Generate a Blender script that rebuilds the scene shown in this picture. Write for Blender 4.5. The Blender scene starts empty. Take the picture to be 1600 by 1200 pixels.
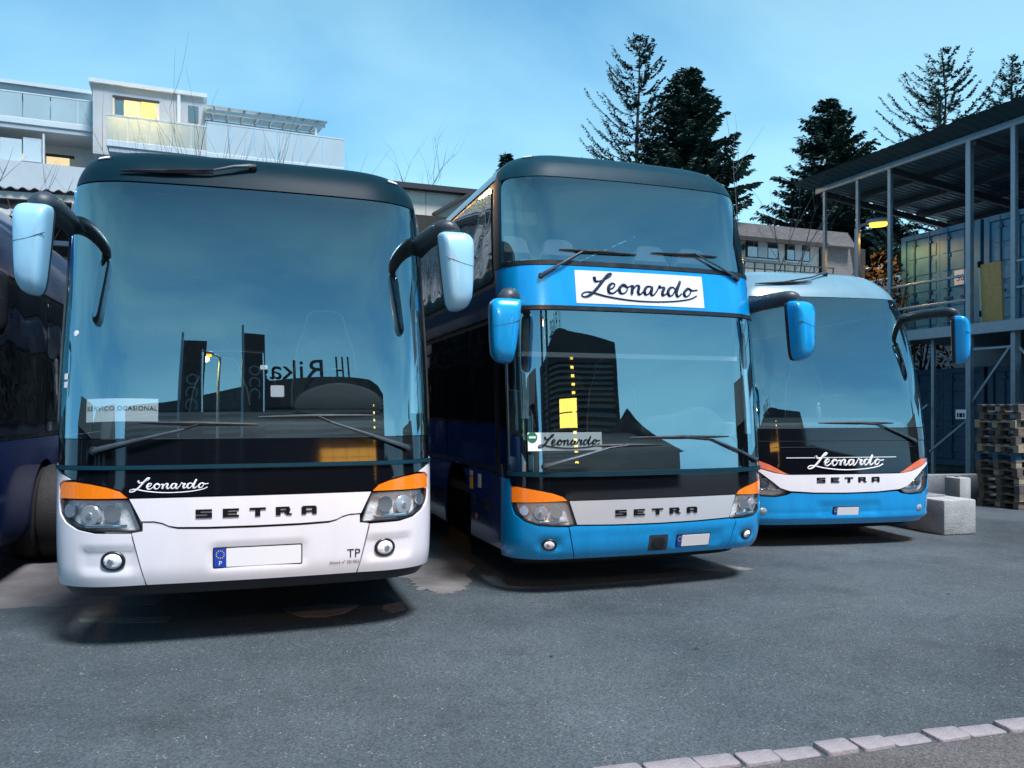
import bpy, bmesh, math, random
import numpy as np
from mathutils import Vector, Matrix
R = math.radians
SC = bpy.context.scene
COL = SC.collection
random.seed(7)

# ------------------------------------------------------------------ camera
cam_data = bpy.data.cameras.new("camera")
cam_data.lens = 28.125
cam_data.sensor_width = 36.0
cam_data.shift_y = 0.025
cam_data.clip_start = 0.05
cam_data.clip_end = 3000
cam = bpy.data.objects.new("camera", cam_data)
COL.objects.link(cam)
cam.location = (0, 0, 1.58)
cam.rotation_euler = (R(90), 0, 0)
SC.camera = cam

# ------------------------------------------------------------------ world and sun
SUN_EL, SUN_AZ = 64.0, 142.0           # soft high light behind the photographer's left shoulder
world = bpy.data.worlds.new("World")
SC.world = world
world.use_nodes = True
nt = world.node_tree
nt.nodes.clear()
out = nt.nodes.new("ShaderNodeOutputWorld")
bg = nt.nodes.new("ShaderNodeBackground")
sky = nt.nodes.new("ShaderNodeTexSky")
sky.sky_type = 'NISHITA'
sky.sun_disc = False
sky.sun_elevation = R(SUN_EL)
sky.sun_rotation = R(SUN_AZ)
sky.altitude = 400
sky.air_density = 1.0
sky.dust_density = 0.5
sky.ozone_density = 4.0
tc = nt.nodes.new("ShaderNodeTexCoord")
mp = nt.nodes.new("ShaderNodeMapping")
mp.inputs["Scale"].default_value = (1.0, 1.0, 2.6)
n1 = nt.nodes.new("ShaderNodeTexNoise")
n1.inputs["Scale"].default_value = 1.25
n1.inputs["Detail"].default_value = 7
n1.inputs["Roughness"].default_value = 0.52
n1.inputs["Distortion"].default_value = 0.35
ramp = nt.nodes.new("ShaderNodeValToRGB")          # thin dusk cloud: blue gaps to pale veil
ramp.color_ramp.elements[0].position = 0.40
ramp.color_ramp.elements[1].position = 0.62
ramp.color_ramp.elements[0].color = (0.155, 0.49, 0.86, 1)
ramp.color_ramp.elements[1].color = (0.38, 0.76, 1.0, 1)
scl = nt.nodes.new("ShaderNodeVectorMath")
scl.operation = 'SCALE'
sep = nt.nodes.new("ShaderNodeSeparateXYZ")          # clear dusk air: paler low down, deeper overhead
grad = nt.nodes.new("ShaderNodeMapRange")
grad.inputs["From Min"].default_value = 0.0
grad.inputs["From Max"].default_value = 0.78
grad.inputs["To Min"].default_value = 15.5
grad.inputs["To Max"].default_value = 3.6
cloud = nt.nodes.new("ShaderNodeMixRGB")
cloud.inputs[0].default_value = 0.80
L = nt.links.new
L(tc.outputs["Generated"], mp.inputs["Vector"])
L(mp.outputs["Vector"], n1.inputs["Vector"])
L(n1.outputs["Fac"], ramp.inputs["Fac"])
L(tc.outputs["Generated"], sep.inputs[0])
L(sep.outputs["Z"], grad.inputs["Value"])
L(grad.outputs["Result"], scl.inputs["Scale"])
L(ramp.outputs["Color"], scl.inputs[0])
L(sky.outputs["Color"], cloud.inputs[1])
L(scl.outputs["Vector"], cloud.inputs[2])
L(cloud.outputs["Color"], bg.inputs["Color"])
bg.inputs["Strength"].default_value = 0.08
L(bg.outputs["Background"], out.inputs["Surface"])

sun_data = bpy.data.lights.new("sun", 'SUN')
sun_data.energy = 4.2
sun_data.angle = R(14)
sun_data.color = (0.97, 0.96, 1.0)
sun = bpy.data.objects.new("sun", sun_data)
COL.objects.link(sun)
_sd = Vector((math.sin(R(SUN_AZ)) * math.cos(R(SUN_EL)), math.cos(R(SUN_AZ)) * math.cos(R(SUN_EL)), math.sin(R(SUN_EL))))
sun.rotation_euler = _sd.to_track_quat('Z', 'Y').to_euler()

vs = SC.view_settings
vs.view_transform = 'Standard'
vs.look = 'None'
vs.exposure = 0.6
vs.gamma = 1.0
vs.use_curve_mapping = False
SC.render.engine = 'CYCLES'
SC.cycles.use_denoising = True
SC.cycles.max_bounces = 10
SC.cycles.transparent_max_bounces = 16
SC.cycles.caustics_reflective = False
SC.cycles.caustics_refractive = False
SC.cycles.sample_clamp_indirect = 6.0

# ------------------------------------------------------------------ materials
MATS = {}
def _mat(name):
    m = bpy.data.materials.new(name)
    m.use_nodes = True
    MATS[name] = m
    return m, m.node_tree, m.node_tree.nodes["Principled BSDF"]

def pmat(name, col, rough=0.5, metal=0.0, coat=0.0, var=0.0, vscale=6.0, bump=0.0, bscale=60.0,
         spec=0.5, emit=None, estr=0.0, col2=None, stretch=(1, 1, 1), rvar=0.0, detail=5.0, coords="Object"):
    m, t, b = _mat(name)
    b.inputs["Base Color"].default_value = (*col, 1)
    b.inputs["Roughness"].default_value = rough
    b.inputs["Metallic"].default_value = metal
    b.inputs["Coat Weight"].default_value = coat
    b.inputs["Coat Roughness"].default_value = 0.07
    b.inputs["Specular IOR Level"].default_value = spec
    if emit:
        b.inputs["Emission Color"].default_value = (*emit, 1)
        b.inputs["Emission Strength"].default_value = estr
    if var or bump or rvar:
        c = t.nodes.new("ShaderNodeTexCoord")
        mpn = t.nodes.new("ShaderNodeMapping")
        mpn.inputs["Scale"].default_value = stretch
        t.links.new(c.outputs[coords], mpn.inputs["Vector"])
    if var or rvar:
        n = t.nodes.new("ShaderNodeTexNoise")
        n.inputs["Scale"].default_value = vscale
        n.inputs["Detail"].default_value = detail
        n.inputs["Roughness"].default_value = 0.6
        t.links.new(mpn.outputs["Vector"], n.inputs["Vector"])
        r = t.nodes.new("ShaderNodeValToRGB")
        r.color_ramp.elements[0].position = 0.32
        r.color_ramp.elements[1].position = 0.68
        a = [max(0, x * (1 - var)) for x in col]
        z = list(col2) if col2 else [min(1, x * (1 + var)) for x in col]
        r.color_ramp.elements[0].color = (*a, 1)
        r.color_ramp.elements[1].color = (*z, 1)
        t.links.new(n.outputs["Fac"], r.inputs["Fac"])
        if var:
            t.links.new(r.outputs["Color"], b.inputs["Base Color"])
        if rvar:
            mr = t.nodes.new("ShaderNodeMapRange")
            mr.inputs["From Min"].default_value = 0.3
            mr.inputs["From Max"].default_value = 0.7
            mr.inputs["To Min"].default_value = max(0, rough - rvar)
            mr.inputs["To Max"].default_value = min(1, rough + rvar)
            t.links.new(n.outputs["Fac"], mr.inputs["Value"])
            t.links.new(mr.outputs["Result"], b.inputs["Roughness"])
    if bump:
        n2 = t.nodes.new("ShaderNodeTexNoise")
        n2.inputs["Scale"].default_value = bscale
        n2.inputs["Detail"].default_value = 4
        t.links.new(mpn.outputs["Vector"], n2.inputs["Vector"])
        bp = t.nodes.new("ShaderNodeBump")
        bp.inputs["Strength"].default_value = bump
        bp.inputs["Distance"].default_value = 0.02
        t.links.new(n2.outputs["Fac"], bp.inputs["Height"])
        t.links.new(bp.outputs["Normal"], b.inputs["Normal"])
    return m

def glass(name, tint=(0.75, 0.85, 0.9), f0=0.12, rough=0.0, wave=0.0, wscale=1.2, base=None, dirt=0.0, gtint=(1, 1, 1)):
    """thin pane: Schlick mix of see-through (or dark tint) and mirror"""
    m, t, b = _mat(name)
    t.nodes.remove(b)
    o = t.nodes["Material Output"]
    lw = t.nodes.new("ShaderNodeLayerWeight")
    lw.inputs["Blend"].default_value = 0.5
    pw = t.nodes.new("ShaderNodeMath"); pw.operation = 'POWER'; pw.inputs[1].default_value = 5.0
    ml = t.nodes.new("ShaderNodeMath"); ml.operation = 'MULTIPLY_ADD'
    ml.inputs[1].default_value = 1 - f0; ml.inputs[2].default_value = f0
    t.links.new(lw.outputs["Facing"], pw.inputs[0])
    t.links.new(pw.outputs[0], ml.inputs[0])
    gl = t.nodes.new("ShaderNodeBsdfGlossy")
    gl.inputs["Roughness"].default_value = rough
    gl.inputs["Color"].default_value = (*gtint, 1)
    if base:
        tr = t.nodes.new("ShaderNodeBsdfDiffuse"); tr.inputs["Color"].default_value = (*base, 1)
    else:
        tr = t.nodes.new("ShaderNodeBsdfTransparent"); tr.inputs["Color"].default_value = (*tint, 1)
    last = tr
    c = t.nodes.new("ShaderNodeTexCoord")
    if dirt:
        df = t.nodes.new("ShaderNodeBsdfDiffuse"); df.inputs["Color"].default_value = (.55, .6, .62, 1)
        n = t.nodes.new("ShaderNodeTexNoise"); n.inputs["Scale"].default_value = 1.6; n.inputs["Detail"].default_value = 6
        mr = t.nodes.new("ShaderNodeMapRange"); mr.inputs["From Min"].default_value = .35; mr.inputs["From Max"].default_value = .75
        mr.inputs["To Min"].default_value = dirt * .4; mr.inputs["To Max"].default_value = dirt
        t.links.new(c.outputs["Object"], n.inputs["Vector"]); t.links.new(n.outputs["Fac"], mr.inputs["Value"])
        mx0 = t.nodes.new("ShaderNodeMixShader")
        t.links.new(mr.outputs["Result"], mx0.inputs[0]); t.links.new(tr.outputs[0], mx0.inputs[1]); t.links.new(df.outputs[0], mx0.inputs[2])
        last = mx0
    if wave:
        n = t.nodes.new("ShaderNodeTexNoise"); n.inputs["Scale"].default_value = wscale; n.inputs["Detail"].default_value = 1
        t.links.new(c.outputs["Object"], n.inputs["Vector"])
        bp = t.nodes.new("ShaderNodeBump"); bp.inputs["Strength"].default_value = 1.0; bp.inputs["Distance"].default_value = wave
        t.links.new(n.outputs["Fac"], bp.inputs["Height"])
        t.links.new(bp.outputs["Normal"], gl.inputs["Normal"])
    mx = t.nodes.new("ShaderNodeMixShader")
    t.links.new(ml.outputs[0], mx.inputs[0])
    t.links.new(last.outputs[0], mx.inputs[1])
    t.links.new(gl.outputs[0], mx.inputs[2])
    t.links.new(mx.outputs[0], o.inputs["Surface"])
    return m

def emat(name, col, s):
    m, t, b = _mat(name)
    b.inputs["Base Color"].default_value = (0.1, 0.1, 0.1, 1)
    b.inputs["Emission Color"].default_value = (*col, 1)
    b.inputs["Emission Strength"].default_value = s
    return m

BLUE = (0.002, 0.36, 0.82)
pmat("white_paint", (0.83, 0.81, 0.85), 0.32, 0, 0.6, var=0.035, vscale=5, stretch=(1, 1, .35), detail=9, rvar=.05)
pmat("blue_paint", BLUE, 0.28, 0.25, 0.8, var=0.09, vscale=5, stretch=(1, 1, .35), detail=9, rvar=.05)
pmat("navy_and_shaded_blue", (0.006, 0.038, 0.19), 0.16, 0.2, 1.0, var=0.08, vscale=2)  # true navy; also the blue coaches' sides, with shade put into the colour
pmat("silver_paint", (0.76, 0.77, 0.80), 0.30, 0.55, 0.6, var=0.03, vscale=3)
pmat("roof_paint", (0.003, 0.020, 0.031), 0.42, 0.0, 0.0, spec=.06, var=0.1)
pmat("pale_roof_paint", (0.14, 0.27, 0.34), 0.3, 0.0, 0.2, var=0.06)
pmat("frame_paint", (0.006, 0.038, 0.058), 0.45, 0.0, 0.0, spec=.1, var=0.1)
pmat("mirror_paint_pale", (0.36, 0.68, 0.88), 0.34, 0.15, 0.35, var=0.02)
pmat("mirror_paint_blue", (0.004, 0.38, 0.85), 0.28, 0.2, 0.5, var=0.03)
pmat("gloss_black", (0.004, 0.005, 0.008), 0.05, 0, 0.7, rvar=.03, vscale=3)
pmat("satin_black", (0.012, 0.014, 0.018), 0.38, rvar=.1, var=.2, vscale=9)
pmat("grey_black", (0.03, 0.045, 0.06), 0.42, rvar=.1, var=.2, vscale=9)
pmat("rubber", (0.012, 0.012, 0.013), 0.75, var=.3, vscale=20, bump=.3, bscale=90)
pmat("under_black", (0.006, 0.006, 0.007), 0.85, var=.3, vscale=8)
pmat("chrome", (0.75, 0.77, 0.80), 0.10, 1.0)
pmat("rim_steel", (0.75, 0.76, 0.78), 0.22, 0.9, var=.15, vscale=12)
pmat("reflector", (0.95, 0.96, 0.98), 0.25, 0.12, coat=.5, bump=.6, bscale=22)
pmat("amber", (0.90, 0.21, 0.006), 0.20, 0, 0.8, var=.12, vscale=16, stretch=(9, 9, .8), emit=(1, .22, .005), estr=0.10)
pmat("coral", (0.78, 0.19, 0.10), 0.22, 0, 0.8, var=.1, vscale=16)
pmat("plate_white", (0.86, 0.86, 0.87), 0.4)
pmat("plate_blue", (0.01, 0.06, 0.42), 0.4)
pmat("plate_yellow", (0.9, 0.65, 0.03), 0.4)
pmat("ink", (0.004, 0.005, 0.008), 0.6, spec=.2)
pmat("ink_navy", (0.004, 0.022, 0.05), 0.5, spec=.25)
pmat("letter_white", (0.85, 0.85, 0.88), 0.35)
pmat("sheet_white", (0.74, 0.77, 0.90), 0.45, var=.03, vscale=3)
pmat("paper", (0.80, 0.84, 0.84), 0.6, var=.03)
pmat("sticker_green", (0.01, 0.16, 0.08), 0.4)
pmat("int_grey", (0.08, 0.12, 0.14), 0.7, var=.2, vscale=5)
pmat("int_pale", (0.12, 0.19, 0.23), 0.7, var=.1, vscale=5)
pmat("int_dash", (0.025, 0.036, 0.042), 0.6, var=.2, vscale=7, bump=.1)
pmat("seat_fabric", (0.06, 0.12, 0.15), 0.85, var=.3, vscale=30, bump=.2, bscale=200)
pmat("seat_piping", (0.6, 0.68, 0.7), 0.6)
pmat("head_cover", (0.86, 0.87, 0.86), 0.7, var=.08, vscale=8)
pmat("curtain", (0.25, 0.42, 0.5), 0.8, var=.2, vscale=6)
glass("windscreen_glass", (0.84, 0.93, 0.95), f0=0.36, gtint=(.64, .95, 1.0), wave=0.004, wscale=0.9, dirt=.012)
glass("side_glass", (0.1, 0.15, 0.2), f0=0.17, wave=0.012, wscale=1.6, base=(.004, .007, .01))
glass("clear_lens", (0.93, 0.96, 0.98), f0=0.07)
glass("house_glass", (0.1, 0.1, 0.1), f0=0.25, wave=0.004, wscale=2, base=(.03, .05, .06))
pmat("mirror_silver", (0.85, 0.87, 0.9), 0.02, 1.0)

# ------------------------------------------------------------------ mesh helpers
def link(o, parent=None):
    COL.objects.link(o)
    if parent:
        o.parent = parent
    return o

def tag(o, label=None, cat=None, group=None, kind=None):
    if label: o["label"] = label
    if cat: o["category"] = cat
    if group: o["group"] = group
    if kind: o["kind"] = kind
    return o

def empty(name, loc=(0, 0, 0), rz=0.0):
    o = bpy.data.objects.new(name, None)
    o.empty_display_size = 0.2
    COL.objects.link(o)
    o.location = loc
    o.rotation_euler = (0, 0, rz)
    return o

def copy_tree(o, parent=None):
    c = o.copy()
    COL.objects.link(c)
    c.parent = parent
    for ch in o.children:
        copy_tree(ch, c)
    return c

def shade(me, deg=35.0):
    bm = bmesh.new(); bm.from_mesh(me)
    lim = R(deg)
    for f in bm.faces: f.smooth = True
    for e in bm.edges:
        if len(e.link_faces) == 2:
            e.smooth = e.calc_face_angle(0.0) < lim
        else:
            e.smooth = True
    bm.to_mesh(me); bm.free()

class MB:
    def __init__(self):
        self.v, self.f = [], []
    def add(self, vs, fs, M=None):
        k = len(self.v)
        for p in vs:
            p = Vector(p)
            self.v.append(M @ p if M else p)
        for f in fs:
            self.f.append([i + k for i in f])
        return self
    def box(self, x0, x1, y0, y1, z0, z1, M=None):
        vs = [(x, y, z) for z in (z0, z1) for y in (y0, y1) for x in (x0, x1)]
        fs = [(0, 2, 3, 1), (4, 5, 7, 6), (0, 1, 5, 4), (2, 6, 7, 3), (0, 4, 6, 2), (1, 3, 7, 5)]
        return self.add(vs, fs, M)
    def bar(self, p0, p1, w, h, up=(0, 0, 1)):
        p0, p1 = Vector(p0), Vector(p1)
        d = p1 - p0
        y = d.normalized()
        x = y.cross(Vector(up))
        if x.length < 1e-4: x = y.cross(Vector((1, 0, 0)))
        x.normalize(); z = x.cross(y)
        M = Matrix((x, y, z)).transposed().to_4x4(); M.translation = p0
        return self.box(-w / 2, w / 2, 0, d.length, -h / 2, h / 2, M)
    def tube(self, path, r, n=8, r2=None, up=None, caps=True):
        path = [Vector(p) for p in path]
        m = len(path)
        rs = r if isinstance(r, (list, tuple)) else [r] * m
        r2s = rs if r2 is None else (r2 if isinstance(r2, (list, tuple)) else [r2] * m)
        vs, fs = [], []
        prev = None
        for i, p in enumerate(path):
            t = (path[min(i + 1, m - 1)] - path[max(i - 1, 0)])
            t = t.normalized() if t.length > 1e-9 else Vector((0, 0, 1))
            if up is not None:
                x = t.cross(Vector(up))
                if x.length < 1e-4: x = Vector((1, 0, 0))
                x.normalize()
            elif prev is None:
                x = t.orthogonal().normalized()
            else:
                x = prev - t * prev.dot(t)
                x = x.normalized() if x.length > 1e-6 else t.orthogonal().normalized()
            prev = x
            y = t.cross(x)
            for k in range(n):
                a = 2 * math.pi * k / n
                vs.append(p + x * (math.cos(a) * rs[i]) + y * (math.sin(a) * r2s[i]))
        for i in range(m - 1):
            for k in range(n):
                fs.append((i * n + k, i * n + (k + 1) % n, (i + 1) * n + (k + 1) % n, (i + 1) * n + k))
        if caps:
            fs.append(tuple(range(n - 1, -1, -1)))
            fs.append(tuple((m - 1) * n + k for k in range(n)))
        return self.add(vs, fs)
    def cyl(self, p0, p1, r0, r1=None, n=16):
        return self.tube([p0, p1], [r0, r0 if r1 is None else r1], n)
    def lathe(self, prof, M=None, n=24):
        vs, fs = [], []
        m = len(prof)
        for r, h in prof:
            for k in range(n):
                a = 2 * math.pi * k / n
                vs.append((r * math.cos(a), r * math.sin(a), h))
        for i in range(m - 1):
            for k in range(n):
                fs.append((i * n + k, i * n + (k + 1) % n, (i + 1) * n + (k + 1) % n, (i + 1) * n + k))
        if prof[0][0] > 1e-6: fs.append(tuple(range(n - 1, -1, -1)))
        if prof[-1][0] > 1e-6: fs.append(tuple((m - 1) * n + k for k in range(n)))
        return self.add(vs, fs, M)
    def prism(self, poly, z0, z1, M=None):
        n = len(poly)
        vs = [(x, y, z0) for x, y in poly] + [(x, y, z1) for x, y in poly]
        fs = [tuple(range(n - 1, -1, -1)), tuple(range(n, 2 * n))]
        fs += [(i, (i + 1) % n, n + (i + 1) % n, n + i) for i in range(n)]
        return self.add(vs, fs, M)
    def mesh(self, name, bevel=0.0, weld=True, deg=35, seg=2):
        me = bpy.data.meshes.new(name)
        me.from_pydata([tuple(p) for p in self.v], [], self.f)
        bm = bmesh.new(); bm.from_mesh(me)
        if weld: bmesh.ops.remove_doubles(bm, verts=bm.verts, dist=1e-5)
        bmesh.ops.recalc_face_normals(bm, faces=bm.faces)
        if bevel:
            es = [e for e in bm.edges if len(e.link_faces) == 2 and e.calc_face_angle(0) > R(40)]
            bmesh.ops.bevel(bm, geom=es, offset=bevel, segments=seg, affect='EDGES', profile=0.5, clamp_overlap=True)
        bm.to_mesh(me); bm.free()
        if deg: shade(me, deg)
        return me
    def build(self, name, mat, parent=None, bevel=0.0, deg=35, seg=2, weld=True):
        me = self.mesh(name, bevel, weld, deg, seg)
        me.materials.append(MATS[mat] if isinstance(mat, str) else mat)
        return link(bpy.data.objects.new(name, me), parent)

def inst(name, me, parent=None, loc=None, rz=None, scale=None, M=None):
    o = bpy.data.objects.new(name, me)
    link(o, parent)
    if M is not None: o.matrix_local = M
    if loc is not None: o.location = loc
    if rz is not None: o.rotation_euler = (0, 0, rz)
    if scale is not None: o.scale = scale
    return o

def smooth_poly(pts, n=6, closed=True):
    """Catmull-Rom through the points"""
    out_ = []
    m = len(pts)
    rng = range(m) if closed else range(m - 1)
    for i in rng:
        g = lambda k: pts[k % m] if closed else pts[min(max(k, 0), m - 1)]
        p0, p1, p2, p3 = (np.array(g(i + k), float) for k in (-1, 0, 1, 2))
        for j in range(n):
            t = j / n
            q = 0.5 * ((2 * p1) + (-p0 + p2) * t + (2 * p0 - 5 * p1 + 4 * p2 - p3) * t * t + (-p0 + 3 * p1 - 3 * p2 + p3) * t ** 3)
            out_.append(tuple(q))
    if not closed: out_.append(tuple(pts[-1]))
    return out_

def round_poly(pts, r=0.03, n=5):
    out_ = []
    m = len(pts)
    for i in range(m):
        p0, p1, p2 = (np.array(pts[(i + k) % m], float) for k in (-1, 0, 1))
        a, b = p0 - p1, p2 - p1
        la, lb = np.linalg.norm(a), np.linalg.norm(b)
        d = min(r, la * .45, lb * .45)
        q0, q1 = p1 + a / la * d, p1 + b / lb * d
        for j in range(n + 1):
            t = j / n
            out_.append(tuple((1 - t) ** 2 * q0 + 2 * t * (1 - t) * p1 + t * t * q1))
    return out_

def rrect(x0, y0, x1, y1, r=0.03, n=5):
    return round_poly([(x0, y0), (x1, y0), (x1, y1), (x0, y1)], r, n)

def ellipse(cx, cy, rx, ry, n=24):
    return [(cx + rx * math.cos(2 * math.pi * k / n), cy + ry * math.sin(2 * math.pi * k / n)) for k in range(n)]

def text_mesh(s, size, shear=0.0, align='LEFT', spacing=1.0):
    cu = bpy.data.curves.new("t", 'FONT')
    cu.body = s; cu.size = size; cu.shear = shear; cu.align_x = align
    cu.space_character = spacing; cu.resolution_u = 4
    o = bpy.data.objects.new("t", cu)
    COL.objects.link(o)
    dg = bpy.context.evaluated_depsgraph_get(); dg.update()
    me = bpy.data.meshes.new_from_object(o.evaluated_get(dg))
    bpy.data.objects.remove(o); bpy.data.curves.remove(cu)
    return me

def pillow(outline, depth, back=0.03, rings=((1, 0), (.985, .35), (.94, .62), (.84, .82), (.66, .93), (.4, .985), (.12, 1.0))):
    """domed shell over a convex outline (x,z); +depth towards -y"""
    o = np.array(outline); c = o.mean(0)
    vs, fs = [], []
    n = len(o)
    lay = [(.93, -back), (1.0, -back * .4)] + [(s, d * depth) for s, d in rings]
    for s, d in lay:
        for p in o:
            q = c + (p - c) * s
            vs.append((q[0], -d, q[1]))
    for i in range(len(lay) - 1):
        for k in range(n):
            fs.append((i * n + k, i * n + (k + 1) % n, (i + 1) * n + (k + 1) % n, (i + 1) * n + k))
    fs.append(tuple(range(n)))
    fs.append(tuple((len(lay) - 1) * n + k for k in range(n)))
    return vs, fs

# ------------------------------------------------------------------ curved coach body surface
def hermite(xs, ys):
    xs = np.array(xs, float); ys = np.array(ys, float)
    d = np.diff(ys) / np.diff(xs); m = np.zeros(len(xs)); m[0] = d[0]; m[-1] = d[-1]
    for i in range(1, len(xs) - 1):
        m[i] = 0 if d[i - 1] * d[i] <= 0 else 2 * d[i - 1] * d[i] / (d[i - 1] + d[i])
    def f(x):
        i = min(max(int(np.searchsorted(xs, x)) - 1, 0), len(xs) - 2); h = xs[i + 1] - xs[i]; t = (x - xs[i]) / h
        t = min(max(t, -.5), 1.5)
        return ((1 + 2 * t) * (1 - t) ** 2 * ys[i] + t * (1 - t) ** 2 * h * m[i] + t * t * (3 - 2 * t) * ys[i + 1] + t * t * (t - 1) * h * m[i + 1])
    return f

class Surf:
    """front skin: a = distance across from the centre line (wraps round the corner), v = height along the profile"""
    def __init__(s, prof, length, wref=1.275, bow=.08, u0=.80, D=.36, n=2.3):
        v, y, z, w = zip(*prof)
        s.fy, s.fz, s.fw = hermite(v, y), hermite(v, z), hermite(v, w); s.wref = wref; s.L = length
        s.v0, s.v1 = v[0], v[-1]
        th = np.linspace(0, math.pi / 2, 400)
        u = np.concatenate([np.linspace(0, u0, 200, endpoint=False), u0 + (wref - u0) * np.sin(th) ** (2 / n)])
        t = np.clip((u - u0) / (wref - u0), 0, 1)
        yy = bow * (u / wref) ** 2 + D * (1 - (1 - t ** n) ** (1 / n))
        arc = np.concatenate([[0], np.cumsum(np.hypot(np.diff(u), np.diff(yy)))])
        s.arc, s.u, s.yy, s.A = arc, u, yy, arc[-1]
    def p(s, a, v):
        aa = abs(a); sg = 1 if a >= 0 else -1
        if aa <= s.A:
            u = float(np.interp(aa, s.arc, s.u)); y = float(np.interp(aa, s.arc, s.yy)) + s.fy(v)
        else:
            u = s.wref; ye = s.yy[-1] + s.fy(v); t = aa - s.A
            y = ye + t * (s.L - ye) / s.L
        return Vector((sg * u * s.fw(v) / s.wref, y, s.fz(v)))
    def pn(s, a, v, off=0.0):
        p = s.p(a, v); e = .004
        du = s.p(a + e, v) - s.p(a - e, v); dv = s.p(a, v + e) - s.p(a, v - e)
        n = du.cross(dv); n.normalize()
        return p + n * off, n
    def frame(s, a, v, off=0.0):
        p, n = s.pn(a, v, off)
        x = (s.p(a + .004, v) - s.p(a - .004, v)).normalized()
        y = n.cross(x)
        M = Matrix((x, y, n)).transposed().to_4x4(); M.translation = p
        return M

def patch_mesh(S, poly, off=0.0, thick=0.02, grid=0.06, gridv=None, disp=None, name="panel"):
    gridv = gridv or grid
    bm = bmesh.new()
    ar = sum(poly[i][0] * poly[(i + 1) % len(poly)][1] - poly[(i + 1) % len(poly)][0] * poly[i][1] for i in range(len(poly)))
    if ar < 0: poly = poly[::-1]
    bm.faces.new([bm.verts.new((a, v, 0)) for a, v in poly])
    for ax, g in ((0, grid), (1, gridv)):
        lo, hi = min(p[ax] for p in poly), max(p[ax] for p in poly)
        k0, k1 = math.floor(lo / g) + 1, math.ceil(hi / g)
        no = (1, 0, 0) if ax == 0 else (0, 1, 0)
        for k in range(k0, k1):
            c = k * g
            if c - lo < 1e-4 or hi - c < 1e-4: continue
            co = (c, 0, 0) if ax == 0 else (0, c, 0)
            bmesh.ops.bisect_plane(bm, geom=list(bm.verts) + list(bm.edges) + list(bm.faces), plane_co=co, plane_no=no, dist=1e-5)
    bm.verts.ensure_lookup_table(); bm.verts.index_update()
    av = [(v.co.x, v.co.y) for v in bm.verts]
    fs = [[v.index for v in f.verts] for f in bm.faces]
    be = [(e.verts[0].index, e.verts[1].index) for e in bm.edges if len(e.link_faces) == 1]
    bm.free()
    outer, inner = [], []
    for a, v in av:
        o = off + (disp(a, v) if disp else 0.0)
        p, n = S.pn(a, v, o)
        outer.append(p); inner.append(p - n * thick)
    k = len(outer)
    me = bpy.data.meshes.new(name)
    if thick:
        allf = fs + [[i + k for i in f[::-1]] for f in fs] + [[i, j, j + k, i + k] for i, j in be]
        me.from_pydata([tuple(p) for p in outer + inner], [], allf)
    else:
        me.from_pydata([tuple(p) for p in outer], [], fs)
    bm = bmesh.new(); bm.from_mesh(me)
    if thick:
        bmesh.ops.recalc_face_normals(bm, faces=bm.faces)
        bm.verts.ensure_lookup_table()
        for f in bm.faces: f.smooth = True
        bd = {frozenset(e) for e in be} | {frozenset((a + k, b + k)) for a, b in be}
        for e in bm.edges:
            if frozenset((e.verts[0].index, e.verts[1].index)) in bd: e.smooth = False
    else:
        for f in bm.faces: f.smooth = True
    bm.to_mesh(me); bm.free()
    return me

def mir(poly): return [(-a, v) for a, v in poly]
# ------------------------------------------------------------------ lettering
SETRA = {  # boxes x0,y0,x1,y1 in a 1.75 x 1 cell
 "S": [(0, .76, 1.7, 1), (0, .60, .5, .76), (0, .40, 1.7, .60), (1.2, .24, 1.7, .40), (0, 0, 1.7, .24)],
 "E": [(0, 0, .52, 1), (.52, .76, 1.7, 1), (.52, .40, 1.5, .60), (.52, 0, 1.7, .24)],
 "T": [(0, .76, 1.75, 1), (.6, 0, 1.15, .76)],
 "R": [(0, 0, .52, 1), (.52, .76, 1.5, 1), (1.1, .56, 1.6, .76), (.52, .36, 1.5, .56), (.95, .18, 1.5, .36), (1.12, 0, 1.75, .18)],
 "A": [(0, 0, .52, .88), (.14, .88, 1.56, 1), (.52, .74, 1.18, .88), (1.18, 0, 1.7, .88), (.52, .26, 1.18, .46)],
}
def setra_letters(S, root, a0, a1, v0, v1, mat="ink", proud=0.009):
    pitch = (a1 - a0) / (4 + .62); w = pitch * .62; h = v1 - v0
    for i, ch in enumerate("SETRA"):
        ac = a0 + i * pitch + w / 2
        M = S.frame(ac, (v0 + v1) / 2, 0.0)
        b = MB()
        for x0, y0, x1, y1 in SETRA[ch]:
            b.box(x0 / 1.75 * w - w / 2, x1 / 1.75 * w - w / 2, (y0 - .5) * h, (y1 - .5) * h, 0.0005, proud, M)
        b.build("letter", mat, root, weld=False, deg=0)

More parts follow.
